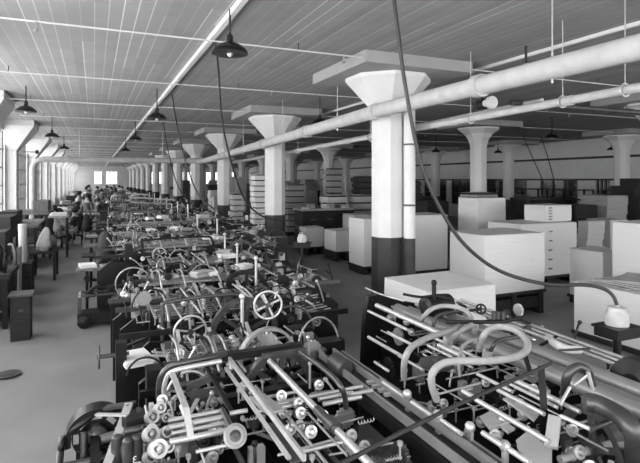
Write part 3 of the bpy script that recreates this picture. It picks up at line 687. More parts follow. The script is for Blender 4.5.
tubeP(B, 'hose_branch', [(433, 327, 1.1), (436, 317, 1.18), (446, 313, 1.2), (462, 311, 1.2)], .014, STEELG)
tubeP(B, 'hose_branch', [(450, 340, 1.1), (462, 330, 1.18), (472, 325, 1.18)], .02, HOSE)
for px, py in ((488, 352), (448, 338), (474, 328)): bearing(B, G(px, py, 1.14), (0, -.4, 1), .035, HOSE)
for i, (px, py, r) in enumerate(((481, 309, .04), (506, 318, .035))):
    c = G(px, py, 1.2); vw = MB().torus(c, (-.6, -1, .2), r, .008, 16, 6).build('valve_wheel', IRON, B); a, b, d = frame_of((-.6, -1, .2))
    MB().bar(c - a * r, c + a * r, .01, .01).bar(c - b * r, c + b * r, .01, .01).build('spokes', IRON, vw); MB().cyl(c, c + Vector((-.25, .05, -.02)), .012).build('valve_stem', IRON, vw)
tubeP(B, 'manifold', [(446, 322, 1.15), (470, 322, 1.18), (500, 322, 1.18), (520, 318, 1.18)], .016, IRON, sub=1)
for px in (494, 498, 503): p = G(px, 319, 1.2); MB().cyl(p, p + Vector((0, 0, .06)), .02).build('valve_body', STEELG, B)
# blower cylinder at the far end
c = G(437, 305, 1.18); MB().lathe(c, (1, .1, 0), [(.05, -.16), (.09, -.14), (.1, 0), (.09, .14), (.04, .16)], 20).build('blower', IRON, B)
p = G(434, 296, 1.28); MB().cyl(p - Vector((0, 0, .06)), p + Vector((0, 0, .10)), .02).sphere(p + Vector((0, 0, .12)), .028, 10).build('oil_cup', BLACK, B)
tubeP(B, 'control_arm', [(403, 294, 1.3), (420, 297, 1.28), (434, 296, 1.28), (452, 299, 1.27)], .012, IRON)
tubeP(B, 'pipe_stub', [(366, 288, 1.2), (380, 294, 1.2), (404, 301, 1.2)], .008, STEEL)
# elbow pipe and wheels at the right edge
tubeP(B, 'elbow_pipe', [(585, 402, 1.22), (598, 404, 1.22), (614, 412, 1.22), (627, 422, 1.22), (634, 434, 1.18), (635, 452, 1.05), (635, 480, .8)], .044, STEELG, 16)
tubeP(B, 'arch_pipe', [(565, 394, 1.1), (566, 380, 1.22), (572, 370, 1.28), (580, 367, 1.29), (588, 372, 1.26), (592, 384, 1.15)], .025, STEELG)
tubeP(B, 'link_rod', [(570, 387, 1.2), (560, 405, 1.12)], .009, STEEL, sub=1); tubeP(B, 'link_rod', [(561, 416, 1.15), (590, 429, 1.15)], .011, STEEL, sub=1)
tubeP(B, 'link_rod', [(590, 429, 1.15), (612, 421, 1.15)], .014, STEELG, sub=1); tubeP(B, 'link_rod', [(575, 385, 1.2), (590, 374, 1.28)], .008, STEEL, sub=1)
tubeP(B, 'link_rod', [(588, 372, 1.3), (593, 390, 1.2)], .010, STEEL, sub=1)
c = G(601, 447, .92)
for dx, RR, m_ in ((-.06, .22, STEELG), (.12, .17, IRON)): spoked(B, 'flywheel', c + Vector((dx, 0, 0)), (1, -.15, 0), RR, .04, .05, m_, 5)
MB().cyl(c - Vector((.3, 0, 0)), c + Vector((.4, 0, 0)), .02).build('shaft', STEEL, B)
c2 = G(635, 380, 1.05); MB().lathe(c2, (-1, -.3, 0), [(.05, -.1), (.14, -.08), (.14, .04), (.06, .08)], 22).build('motor', IRON, B)
c3 = G(437, 366, 1.05); MB().lathe(c3, (0, 0, 1), [(.11, 0), (.12, .01), (.12, .03), (.03, .035), (.03, .06)], 26).build('disc_table', STEELG, B)
for px, py in ((407, 394), (438, 415), (470, 427), (505, 446)):
    p = G(px, py, 1.0); MB().sphere(p, .03, 10).bar(p, p + Vector((.02, .02, -.2)), .03, .02).build('clamp', STEEL, B)
rng = random.Random(11)
fine(B, rng, 190, 2.0, 3.4, 1.5, 3.5, .74, 1.03); fine(B, rng, 60, 2.5, 3.4, 3.4, 4.3, .8, 1.05); clutter(B, rng, 50, 1.98, 3.4, 1.6, 3.5, .72, 1.0); clutter(B, rng, 22, 2.5, 3.4, 3.5, 4.3, .8, 1.0); clutter(B, rng, 24, 3.0, 3.6, 2.6, 4.3, .95, 1.15)
for x, y in ((367, 383), (372, 387), (378, 391), (384, 395)):
    p = G(x, y, .93); MB().bar(p, p + Vector((.12, 0, 0)), .03, .02).build('tape', PAPERG, B)
cl = MB(); cp = [G(548, 338, 1.08), G(556, 344, 1.12), G(566, 349, 1.11), G(580, 350, 1.09)]
tag(cl.tube(cp, .03, 8, 4).build('cleaning_rag', CLOTHW), 'crumpled white rag lying on the far side of the near right machine', 'rag')

# ------------------------------------------------------------------ glue stands
def glue_stand(p, label, s=1.0):
    t = thing('glue_stand', label, 'stand', (p.x, p.y, 0), 'glue pot stands')
    z = p.z
    MB().box(p.x - .15 * s, p.x + .15 * s, p.y - .12 * s, p.y + .12 * s, z - .02, z).box(p.x - .135 * s, p.x + .135 * s, p.y - .105 * s, p.y + .105 * s, z - .09, z - .02).build('tray', IRON, t)
    MB().cyl((p.x, p.y, .02), (p.x, p.y, z - .05), .032 * s, n=12).build('pole', BLACK, t)
    MB().lathe((p.x, p.y, 0), (0, 0, 1), [(.2 * s, 0), (.2 * s, .02), (.06, .06)]).build('foot', BLACK, t)
    q = thing('glue_pot', label.replace('stand', 'pot').replace('black pole', 'round stoneware'), 'pot', (p.x, p.y, z), 'glue pots')
    MB().lathe((p.x, p.y, z), (0, 0, 1), [(.085 * s, 0), (.09 * s, .01), (.09 * s, .09 * s), (.07 * s, .12 * s)], 20).build('jar', CLAY, q)
    MB().lathe((p.x, p.y, z + .12 * s), (0, 0, 1), [(.072 * s, 0), (.068 * s, .025 * s), (.02, .035 * s), (.02, .05 * s), (.008, .055 * s)], 20).build('lid', CLAY, q)
p = G(617, 325, 1.15); glue_stand(p, 'black pole glue stand at the right edge before the white stacks')
p = GY(302, 242, 8.1); glue_stand(p, 'black pole glue stand left of the nearest column at the row end', .9)

# ------------------------------------------------------------------ row of machines
spec = [(.34, 1.85, 3.75, 4.5), (.26, 2.45, 4.9, 5.95), (.2, 3.1, 6.4, 7.3), (.5, 2.95, 7.75, 8.75), (.05, 3.5, 9.3, 10.3), (.1, 3.7, 10.9, 11.9), (.1, 3.8, 12.6, 13.6), (.1, 3.8, 14.3, 15.3)]
desc = ['black folding machine with side hand wheel, just behind the near left one', 'folding machine with long dark rails, third from the front in the row', 'folding machine with sloping bright blades, level with the nearest column foot',
        'folding machine with aisle feed table, one row behind the nearest column', 'folding machine with small aisle table, two rows behind the nearest column', 'smaller looking folding machine before the second column', 'folding machine level with the second column', 'folding machine just beyond the second column']
ms = []
for i, (x0, x1, y0, y1) in enumerate(spec):
    ms.append(machine(x0, x1, y0, y1, 20 + i, desc[i], 2 if i < 6 else 1, top=(.92 if i == 0 else 1.02 if i < 4 else 1.15 if i < 6 else 1.3), table=i > 3))
# far machines: copies of the last two
k = 0
for y in [16.2, 18.0, 19.8, 21.9, 24, 26.2, 28.5]:
    src = ms[5 + k % 3]
    dup(src, (.25 + (.0 if k < 3 else .2), y, 0), 'distant dark folding machine in the long row, %s beyond the second column' % ORD[k + 1 if k else 0].replace('nearest', 'first')); k += 1
# side hand wheel on the first row machine, edge on to the aisle
M1 = ms[0]
c = G(99, 357, .95); spoked(M1, 'hand_wheel', c, (1, 0, 0), .085, .016, .018, STEELG, 4, round_=True); MB().cyl(c, c + Vector((.22, 0, 0)), .016).build('shaft', STEELG, M1)
MB().box(c.x + .12, c.x + .2, c.y - .05, c.y + .05, .0, 1.05).build('pedestal', IRON, M1)
# flywheel behind, hand wheel above
c = G(268, 357, .92); spoked(M1, 'flywheel', c + Vector((0, 0, 0)), (0, 1, 0), .235, .022, .07, STEELR, 4)
c = G(268, 305, 1.25); spoked(M1, 'hand_wheel', c, (.25, 1, 0), .118, .02, .02, STEEL, 4, round_=True)
MB().cyl(c, (c.x + .12, c.y + .55, 1.2), .014).build('shaft', STEEL, M1)
# white sheets lying on the machines
def sheet_pile(p, w, d, h, label, m=SHEETS, rz=0, name='paper_pile', group=None, cat='paper', jig=.01, layers=4, seed=1):
    rg = random.Random(seed); o = MB()
    for k in range(layers):
        M = Matrix.Translation(Vector((p[0], p[1], p[2] + h * k / layers))) @ Matrix.Rotation(rz + rg.uniform(-.03, .03), 4, 'Z')
        j = rg.uniform(-jig, jig); o.box(-w / 2 + j, w / 2 + j, -d / 2 - j, d / 2 - j, 0.0004, h / layers, M)
    return tag(o.build(name, m), label, cat, group)
p = G(128, 362, .86); sheet_pile((p.x + .05, p.y, .86), .22, .3, .05, 'white paper pile on the second machine left end', rz=.2)
p = G(112, 246 + 18, .84)
names = ['sheets on the feed table of the fifth machine', 'sheets on the feed table of the sixth machine', 'sheets on the feed table of the seventh machine', 'sheets on the feed table of the eighth machine']
for i, (x0, x1, y0, y1) in enumerate(spec[4:]):
    if i in (0, 3): sheet_pile((x0 - .15, y0 + .36, .8355), .26, .3, .05, names[i], rz=.1, seed=i, m=SHEETS if i != 3 else SHEETG)
rg = random.Random(3)
for i in range(14):
    k = rg.randrange(2, 8); x0, x1, y0, y1 = spec[k]; x = rg.uniform(x0 + .4, x1 - .3); y = rg.uniform(y0 + .2, y1 - .2)
    sheet_pile((x, y, 1.09 if k < 4 else 1.22 if k < 6 else 1.38), rg.uniform(.14, .26), rg.uniform(.12, .2), rg.uniform(.03, .09), 'small loose pile of printed sheets lying on a machine of the middle row', rz=rg.uniform(-.6, .6), group='loose sheets on the row machines', seed=i, m=rg.choice([SHEETS, SHEETS, SHEETG]))
t = thing('dark_coat', 'dark coat hanging on a post at the aisle end of a machine', 'coat', (.2, 10.62, 0))
MB().cyl((.2, 10.62, 0), (.2, 10.62, 1.36), .02, n=8).build('post', IRON, t)
MB().lathe((.2, 10.62, .62), (0, 0, 1), [(.17, 0), (.16, .3), (.14, .5), (.12, .62), (.05, .72)], 9, sharp=False).build('coat_cloth', CLOTHD, t)
# low wheeled truck in the aisle
t = thing('hand_truck', 'low dark iron truck with arched guard standing at the aisle edge', 'cart', (.1, 9.0, 0))
a0, a1, b0, b1 = -.24, .42, 8.84, 9.2
MB().box(a0, a1, b0, b1, .16, .22).box(a0, a1, b0, b0 + .04, .05, .16).build('deck', IRON, t)
for x, y in ((a0 + .03, b0 + .03), (a1 - .03, b0 + .03), (a0 + .03, b1 - .03), (a1 - .03, b1 - .03)): MB().box(x - .025, x + .025, y - .025, y + .025, .16, .5).build('post', STEELG, t)
for y in (b0 + .03, b1 - .03): MB().bar((a0, y, .5), (a1, y, .5), .04, .03).build('rail', STEELG, t)
for x in (a0 + .03, a1 - .03): MB().bar((x, b0, .5), (x, b1, .5), .04, .03).build('rail', STEEL, t)
MB().ring(((a0 + a1) / 2, b1 - .1, .42), (0, 1, 0), .2, .05, .12, 24, 0, PI).build('arched_guard', BLACK, t)
for x in (a0 + .1, a1 - .06): MB().lathe((x, b0 - .02, .1), (0, -1, 0), [(.1, -.02), (.1, .03), (.05, .04), (.03, .05)], 18).build('wheel', IRON, t)
for x in (a0 + .1, a1 - .06): MB().lathe((x, b1 - .02, .1), (0, -1, 0), [(.1, -.02), (.1, .03), (.05, .04), (.03, .05)], 18).build('wheel', IRON, t)
# ------------------------------------------------------------------ paper stacks
def stack(x0, x1, y0, y1, z0, z1, label, front=None, side=None, skid=True, layers=3, jig=.012, seed=0, nubs=False, group='tall paper stacks', m=SHEETS, lean=0.0, name='paper_stack'):
    rg = random.Random(seed * 7 + 1); t = thing(name, label, 'paper stack', ((x0 + x1) / 2, (y0 + y1) / 2, 0 if skid else z0), group)
    o = MB(); H = (z1 - z0) / layers; zz = z0
    rb = name == 'bundle_pile'; HF = H; H = H * (.8 if rb else 1)
    if rb: MB().box(x0 + .06, x1 - .06, y0 + .06, y1 - .06, z0, z1 - .01).build('dark_core', WOODD, t)  # dark core added so the gaps between bundles read as shaded
    for k in range(layers):
        j = rg.uniform(-jig, jig); i = rg.uniform(-jig, jig); l = lean * k / max(1, layers - 1)
        n = 5; # slightly bowed sides
        vs_ = []; 
        for q in range(n):
            f = q / (n - 1); b = -.010 * (1 - (2 * f - 1) ** 2) + rg.uniform(-.003, .003)
            vs_ += [(x0 + j + l - b * 0 + (.008 if q in (0, n - 1) else 0), y0 + i + (.008 if q in (0, n - 1) else 0), zz + H * f), (x1 + j + l, y0 + i + (.008 if q in (0, n - 1) else 0), zz + H * f), (x1 + j + l, y1 + i, zz + H * f), (x0 + j + l + (.008 if q in (0, n - 1) else 0), y1 + i, zz + H * f)]
        fs = [(0, 3, 2, 1), (4 * n - 4, 4 * n - 3, 4 * n - 2, 4 * n - 1)]
        for q in range(n - 1):
            for c in range(4): fs.append((q * 4 + c, q * 4 + (c + 1) % 4, q * 4 + 4 + (c + 1) % 4, q * 4 + 4 + c))
        o.add(vs_, fs); zz += HF
    o.build('sheets', m, t)
    # loose top sheet
    MB().add([(x0 - .01, y0 - .02, z1 + .012), (x1 + .01, y0 + .01, z1 + .004), (x1 + .01, y1 + .01, z1 + .02), (x0, y1 + .01, z1 + .006), (x0 - .01, y0 - .02, z1 + .002), (x1 + .01, y0 + .01, z1 + .001), (x1 + .01, y1 + .01, z1 + .001), (x0, y1 + .01, z1 + .001)],
             [(0, 1, 2, 3), (7, 6, 5, 4), (0, 4, 5, 1), (1, 5, 6, 2), (2, 6, 7, 3), (3, 7, 4, 0)]).build('top_sheet', m, t)
    if nubs:
        for k in range(5):
            z = z0 + (z1 - z0) * (k + .7) / 5.6; nx = max(x0 + .12, .0 if x0 > 9 else 9.25); MB().box(nx, nx + .07, y0 - .03, y0 + .02, z, z + .025).build('marker_slip', CARD, t)
    if skid:
        s = MB()
        s.box(x0 - .03, x1 + .03, y0 - .03, y1 + .03, z0 - .05, z0)
        s.box(x0 + .0, x0 + .1, y0, y1, 0, z0 - .05).box(x1 - .1, x1, y0, y1, 0, z0 - .05).box((x0 + x1) / 2 - .05, (x0 + x1) / 2 + .05, y0, y1, 0, z0 - .05)
        if z0 > .3: s.box(x0, x1, y0 + .02, y0 + .06, .12, z0 - .12)
        s.build('skid', WOODD, t)
    return t
stack(3.75, 4.85, 5.2, 6.2, .15, .95, 'broad white paper stack just behind the hoses of the near right machine', seed=1, layers=1)
stack(5.88, 7.22, 6.6, 7.5, .42, 1.40, 'large white paper stack on a high black skid, centre right', seed=2, layers=1)
stack(6.7, 7.78, 10.0, 10.8, .2, 1.49, 'white paper stack on a dark skid just right of the nearest column', seed=3, layers=1)
stack(8.72, 9.62, 10.0, 10.75, .2, 1.87, 'tall white paper stack below the second row column', seed=4, layers=1)
stack(8.4, 10.1, 8.3, 9.3, .2, 1.36, 'wide pale stack with marker slips down its front', seed=5, layers=2, nubs=True)
stack(9.35, 10.2, 8.5, 9.1, 1.38, 1.74, 'small white stack with marker slips on top of the wide pale stack', seed=6, layers=1, skid=False, nubs=True)
stack(8.33, 8.98, 6.3, 7.0, .15, 1.02, 'low white paper stack behind the one at the glue stand', seed=7, layers=1, lean=.0)
stack(8.0, 9.0, 4.6, 5.86, .15, 1.62, 'tall white paper stack at the right edge of the photo', seed=8, layers=1)
stack(6.6, 7.7, 4.3, 5.46, .08, .80, 'white paper stack behind the glue stand, sheets slipping on top', seed=9, layers=1)
stack(11.35, 11.95, 9.0, 9.3, .15, 1.28, 'narrow stack of ribbed bundles behind the marker slip stack', seed=10, layers=7, jig=.03, m=SHEETS)
stack(12.3, 13.0, 9.1, 9.8, .15, 1.27, 'white stack partly hidden by the right edge stack', seed=11, layers=1)
stack(13.7, 14.6, 10.3, 11.2, .15, 1.86, 'leaning grey stack among the dark boxes at right', seed=12, layers=6, m=SHEETG, lean=.12)
# slipped sheets
t = MB()
for k in range(5):
    M = Matrix.Translation((7.1 + .03 * k, 4.95 - .05 * k, .825 + .02 * k)) @ Matrix.Rotation(.15 * k - .2, 4, 'Z'); t.box(-.4, .4, -.35, .35, 0, .016, M)
tag(t.build('slipped_sheets', SHEETG), 'fanned grey sheets slipping on the stack behind the glue stand', 'paper')
# centre stacks left of the nearest column
stack(6.3, 7.1, 13.1, 13.9, .28, .86, 'short white stack on a dark skid left of the nearest column', seed=13, layers=1)
stack(6.05, 7.0, 11.0, 11.8, .2, 1.36, 'white stack half hidden behind the nearest column', seed=14, layers=1)
stack(6.0, 6.6, 14.6, 15.2, .25, .84, 'small white stack between the glue stand and the short white stack', seed=15, layers=1)
stack(7.6, 8.4, 14.5, 15.3, .2, 1.2, 'pale stack behind the stack half hidden by the nearest column', seed=16, layers=2)
# ribbed piles of folded bundles
rib = [(4.45, 4.9, 14.9, 15.4, 2.5, 14, SHEETS, 'tall ribbed tower of folded bundles left of the second column'), (3.95, 4.3, 15.6, 16.1, 1.9, 10, SHEETG, 'grey ribbed tower of bundles further left of the second column'),
       (7.9, 8.7, 17.0, 17.8, 1.75, 6, SHEETS, 'white bundle pile behind the dark counter, left'), (9.0, 9.8, 17.0, 17.8, 1.75, 6, SHEETS, 'white bundle pile behind the dark counter, right'),
       (7.4, 8.2, 20.0, 20.8, 2.15, 8, SHEETG, 'grey bundle pile beyond the second column'), (10.8, 11.5, 20.0, 20.8, 2.5, 9, SHEETD, 'tall dark pile left of the nearest column, far back'),
       (9.5, 10.2, 20.4, 21, 2.85, 10, SHEETG, 'tallest mixed grey pile far back left of the nearest column'), (6.2, 6.9, 20.5, 21.2, 2.5, 9, SHEETG, 'grey bundle pile just right of the second column'),
       (8.6, 9.3, 23.5, 24.2, 2.2, 9, SHEETS, 'far white bundle pile beyond the counter'), (12.6, 13.4, 19, 19.8, 2.3, 8, SHEETD, 'dark pile far back hidden partly by the nearest column'),
       (5.6, 6.2, 17.2, 17.8, 1.9, 8, SHEETS, 'white bundle pile right of the second column foot'), (5.3, 5.9, 22.4, 23.2, 1.7, 8, SHEETS, 'pale bundle pile between second and third columns'),
       (10.6, 11.4, 12.2, 13.0, 1.93, 7, SHEETG, 'grey pile at the foot of the second row column')]
for i, (a, b, c, d, h, n, m, lab) in enumerate(rib): stack(a, b, c, d, .15, h, lab, seed=30 + i, layers=n, jig=.035, m=m, group='ribbed bundle piles', name='bundle_pile')
# many more distant piles
rg = random.Random(8); put = [(8.6, 23.5), (5.3, 22.4)]
for i in range(70):
    x = rg.uniform(5.8, 18.5); y = rg.uniform(24, 58)
    h = rg.uniform(1.2, 2.6); w = rg.uniform(.6, .95)
    if min(abs(x + w / 2 - q) for q in (11.75, 4.6, 18.85)) < .9 or any(abs(x - a) < 1.05 and abs(y - b) < 1.05 for a, b in put): continue
    put.append((x, y))
    o = MB(); L_ = int(h / .2)
    for k in range(L_):
        j, q = rg.uniform(-.03, .03), rg.uniform(-.03, .03); o.box(x + j, x + w + j, y + q, y + w + q, h * k / L_ + .0005, h * (k + 1) / L_)
    tag(o.build('bundle_pile', rg.choice([SHEETS, SHEETS, SHEETG, SHEETD])), 'distant pile of bundles far back among the columns', 'paper stack', 'far bundle piles')
# dark counter
t = thing('counter', 'long dark wooden counter cabinet left of the nearest column', 'counter', (6.9, 15.9, 0))
MB().box(6.35, 8.25, 15.7, 16.5, 0, 1.3).build('body', WOODD, t); MB().box(6.3, 8.3, 15.65, 16.55, 1.3, 1.36).build('top', WOODL, t)
for k in range(3):
    dr = MB().box(6.42 + .61 * k, 6.98 + .61 * k, 15.68, 15.7, .75, 1.22).build('drawer', WOODD, t); MB().box(6.6 + .61 * k, 6.8 + .61 * k, 15.66, 15.68, .98, 1.02).build('handle', STEELG, dr)
for k in range(7):
    sheet_pile((6.5 + .25 * k, 15.9 + .1 * (k % 3), 1.362), .2, .25, .05 + .05 * ((k * 5) % 3), 'small pile of printed work on the dark counter top', m=[SHEETS, SHEETG, SHEETD][k % 3], group='piles on the counter', seed=k, layers=2)
# dark crates and boxes at right
def crate(x0, x1, y0, y1, z0, z1, label, m=WOODD, group='dark crates', planks=3):
    t = thing('crate', label, 'crate', ((x0 + x1) / 2, (y0 + y1) / 2, z0), group)
    MB().box(x0, x1, y0, y1, z0 + .001, z1).build('box_body', m, t)
    for k in range(planks):
        a = z0 + (z1 - z0) * k / planks + .012; b = z0 + (z1 - z0) * (k + 1) / planks - .012
        MB().box(x0 - .012, x0 - .0, y0, y1, a, b).box(x0, x1, y0 - .012, y0, a, b).build('plank', m, t)
    return t
cr = [(10.9, 12.3, 10.6, 11.5, 0, 1.55, 'wide dark crate behind the marker slip stack'), (8.95, 9.7, 12.4, 13.3, 0, 1.7, 'dark crate left of the second row column'), (10.2, 11.0, 14.5, 15.2, 0, 1.75, 'dark crate beyond the second row column foot'),
      (13.1, 14.3, 12.2, 13.2, 0, 1.75, 'dark crate under the two slanting cords'), (14.8, 16.2, 10.0, 11.2, 0, 1.85, 'large dark crate at the right, under two smaller ones'), (14.9, 15.9, 10.2, 11.0, 1.85, 2.15, 'dark crate on top of the large right crate'),
      (15.2, 15.8, 10.3, 10.9, 2.15, 2.38, 'topmost small dark crate at the right before the third row column'), (12.6, 13.5, 10.4, 11.2, 0, 1.6, 'dark crate left of the leaning grey stack'),
      (9.2, 9.9, 14.0, 14.8, 0, 1.9, 'tall narrow dark crate between nearest and second row columns'), (8.2, 8.8, 13.6, 14.4, 0, 1.75, 'tall dark crate right of the nearest column'),
      (12.6, 13.6, 9.95, 10.3, 0, 1.2, 'low dark crate before the leaning grey stack'), (16.8, 17.8, 11, 12, 0, 1.9, 'dark crate near the right wall')]
for c in cr: crate(*c)
for k in range(6):   # planks stacked on the wide dark crate
    tag(MB().box(10.2 + .05 * (k % 2), 11.0 + .05 * (k % 2), 9.9, 10.5, 1.2 + .12 * k, 1.26 + .12 * k).box(10.3, 10.4, 9.95, 10.4, 1.26 + .12 * k, 1.32 + .12 * k).build('tray', WOODD), 'dark wooden tray in the pile left of the two slanting cords', 'tray', 'piled dark trays')
crate(10.2, 11.1, 9.85, 10.5, 0, 1.2, 'dark crate carrying the pile of wooden trays')
# shelving along the right wall
for k in range(5):
    y = 11 + 2.6 * k; t = thing('shelf_rack', 'dark open shelf rack against the right wall, %s from the right edge' % ORD[k], 'shelf', (20.6, y, 0), 'wall racks')
    for a, b in ((20.2, y), (20.8, y), (20.2, y + 1.6), (20.8, y + 1.6)): MB().box(a - .03, a + .03, b - .03, b + .03, 0, 1.9).build('post', WOODD, t)
    for z in (.3, .85, 1.4, 1.85): MB().box(20.17, 20.83, y - .03, y + 1.63, z, z + .04).build('shelf', WOODD, t)

# ------------------------------------------------------------------ left side by the windows
def bench(x0, x1, y0, y1, z, label, m=WOODD, shelf=True):
    t = thing('work_bench', label, 'bench', ((x0 + x1) / 2, y0, 0), 'benches by the windows')
    MB().box(x0, x1, y0, y1, z - .06, z).build('top', m, t)
    for a in (x0 + .05, x1 - .05):
        for b in (y0 + .06, y1 - .06): MB().box(a - .04, a + .04, b - .04, b + .04, 0, z - .06).build('leg', WOODD, t)
    if shelf: MB().box(x0 + .05, x1 - .05, y0 + .06, y1 - .06, .3, .34).build('shelf', WOODD, t)
    return t
bench(-2.3, -1.35, 10.5, 11.6, .95, 'dark wooden bench at the left edge, nearest of the window benches')
bench(-2.3, -1.65, 12.2, 14.4, 1.1, 'dark bench with boxes, second of the window benches', WOODD)
bench(-2.3, -1.35, 15.2, 17.6, 1.15, 'dark bench with a pale top, third of the window benches', WOODM)
bench(-2.2, -1.3, 18.3, 20.5, 1.3, 'long bench beside the drop pipe, fourth of the window benches', WOODM)
bench(-2.2, -1.35, 23, 26, .95, 'bench beyond the drop pipe, fifth of the window benches')
crate(-2.0, -1.45, 10.6, 11.3, .95, 1.4, 'dark wooden case on the nearest window bench', group='cases by the windows')
crate(-2.2, -1.6, 12.4, 13.6, 1.1, 1.55, 'dark case on the second window bench', group='cases by the windows')
crate(-2.25, -1.85, 15.5, 16.6, 1.15, 1.5, 'dark case on the third window bench', group='cases by the windows')
crate(-1.78, -1.36, 18.7, 19.9, 1.3, 1.66, 'slatted dark box below the cross pipe', WOODM, group='cases by the windows', planks=4)
crate(-1.62, -1.15, 11.75, 12.3, 0, .65, 'dark floor case carrying the upright pale roll', group='cases by the windows')
# near left: dark wooden stand with lid, machine bodies
t = thing('floor_stand', 'dark wooden pedestal box with flat grey lid standing in the aisle at left', 'stand', (-.97, 8.65, 0))
MB().box(-1.10, -.85, 8.5, 8.8, 0, .64).build('body', WOODD, t); MB().box(-1.13, -.82, 8.47, 8.83, .64, .67).build('lid', STEELG, t); MB().box(-1.0, -.94, 8.49, 8.5, .42, .46).build('knob', STEELG, t)
t = thing('stitching_machine', 'dark machine on legs at the left edge with foot treadle', 'machine', (-1.9, 8.6, 0))
_n0 = len(t.children)
MB().box(-2.3, -1.55, 7.9, 9.0, .78, .86).build('table', WOODD, t)
for a in (-2.2, -1.62):
    for b in (8.0, 8.9): MB().bar((a, b, 0), (a, b, .78), .07, .07).build('leg', BLACK, t)
MB().tube([(-1.75, 8.3, .86), (-1.75, 8.3, 1.15), (-1.82, 8.35, 1.3), (-2.1, 8.5, 1.32), (-2.2, 8.55, 1.2), (-2.2, 8.55, 1.0)], .06, 10, 4).build('head', BLACK, t)
spoked(t, 'balance_wheel', (-1.65, 8.2, 1.0), (1, 0, 0), .16, .03, .03, IRON, 5); MB().bar((-1.9, 8.1, .08), (-1.5, 8.6, .16), .25, .02).build('treadle', IRON, t)
MB().tube([(-1.6, 8.9, .0), (-1.6, 8.9, 1.1), (-1.7, 9.0, 1.2)], .03, 8, 3).build('upright', STEELG, t)
MB().box(-2.25, -1.7, 8.4, 8.9, .2, .7).build('motor_box', BLACK, t)
t.location = (-1.55, 9.9, 0)
c = G(8, 375, .01); tag(MB().lathe(c, (0, 0, 1), [(.13, 0), (.14, .015), (.12, .02)], 24).build('round_plate', STEELG), 'flat round metal plate on the floor at the left edge', 'plate')
# pale roll standing
p = GX(24, 262, -1.42) if False else Vector((-1.42, 10.9, 0))
t = thing('paper_roll', 'pale roll standing upright among the benches at left', 'roll', (-1.32, 12, .652)); MB().cyl((-1.32, 12.0, .652), (-1.34, 12.02, 1.43), .08, n=20).build('roll', PAPERG, t); MB().cyl((-1.34, 12.02, 1.43), (-1.341, 12.02, 1.44), .03, n=12).build('core', WOODM, t)
# cloth sack on a stool
t = thing('stool', 'dark stool carrying a pale sack at left', 'stool', (-1.15, 13.8, 0))
MB().box(-1.35, -.8, 13.3, 14.25, .62, .67).build('seat', WOODD, t)
for a in (-1.31, -.84):
    for b in (13.35, 14.2): MB().box(a - .03, a + .03, b - .03, b + .03, 0, .62).build('leg', WOODD, t)
s_ = MB().lathe((-1.1, 13.62, .675), (.15, 0, 1), [(.15, 0), (.18, .1), (.14, .3), (.09, .46), (.04, .54)], 5); tag(s_.build('cloth_sack', CLOTHW), 'pale bulging sack on the dark stool at left', 'sack')
s_ = MB().lathe((-1.0, 14.02, .69), (.2, 0, 1), [(.1, 0), (.17, .06), (.15, .2), (.08, .3)], 7); tag(s_.build('work_bundle', CLOTHG), 'grey bundle leaning beside the pale sack on the stool', 'bundle')
p = Vector((-1.7, 9.4, 0)); tag(MB().box(-1.34, -1.28, 11.0, 11.4, .0, 1.05).build('board', WOODL), 'pale upright board leaning at the nearest window bench', 'board')
# small high table near the workers
t = thing('high_table', 'small high table with white papers, beside the seated workers', 'table', (-1.0, 17.4, 0))
MB().box(-1.25, -.7, 17.1, 17.7, 1.2, 1.25).build('top', WOODL, t)
for a in (-1.2, -.75):
    for b in (17.15, 17.65): MB().box(a - .03, a + .03, b - .03, b + .03, 0, 1.2).build('leg', BLACK, t)
sheet_pile((-.98, 17.4, 1.251), .4, .4, .09, 'white paper pile on the small high table', rz=.1)

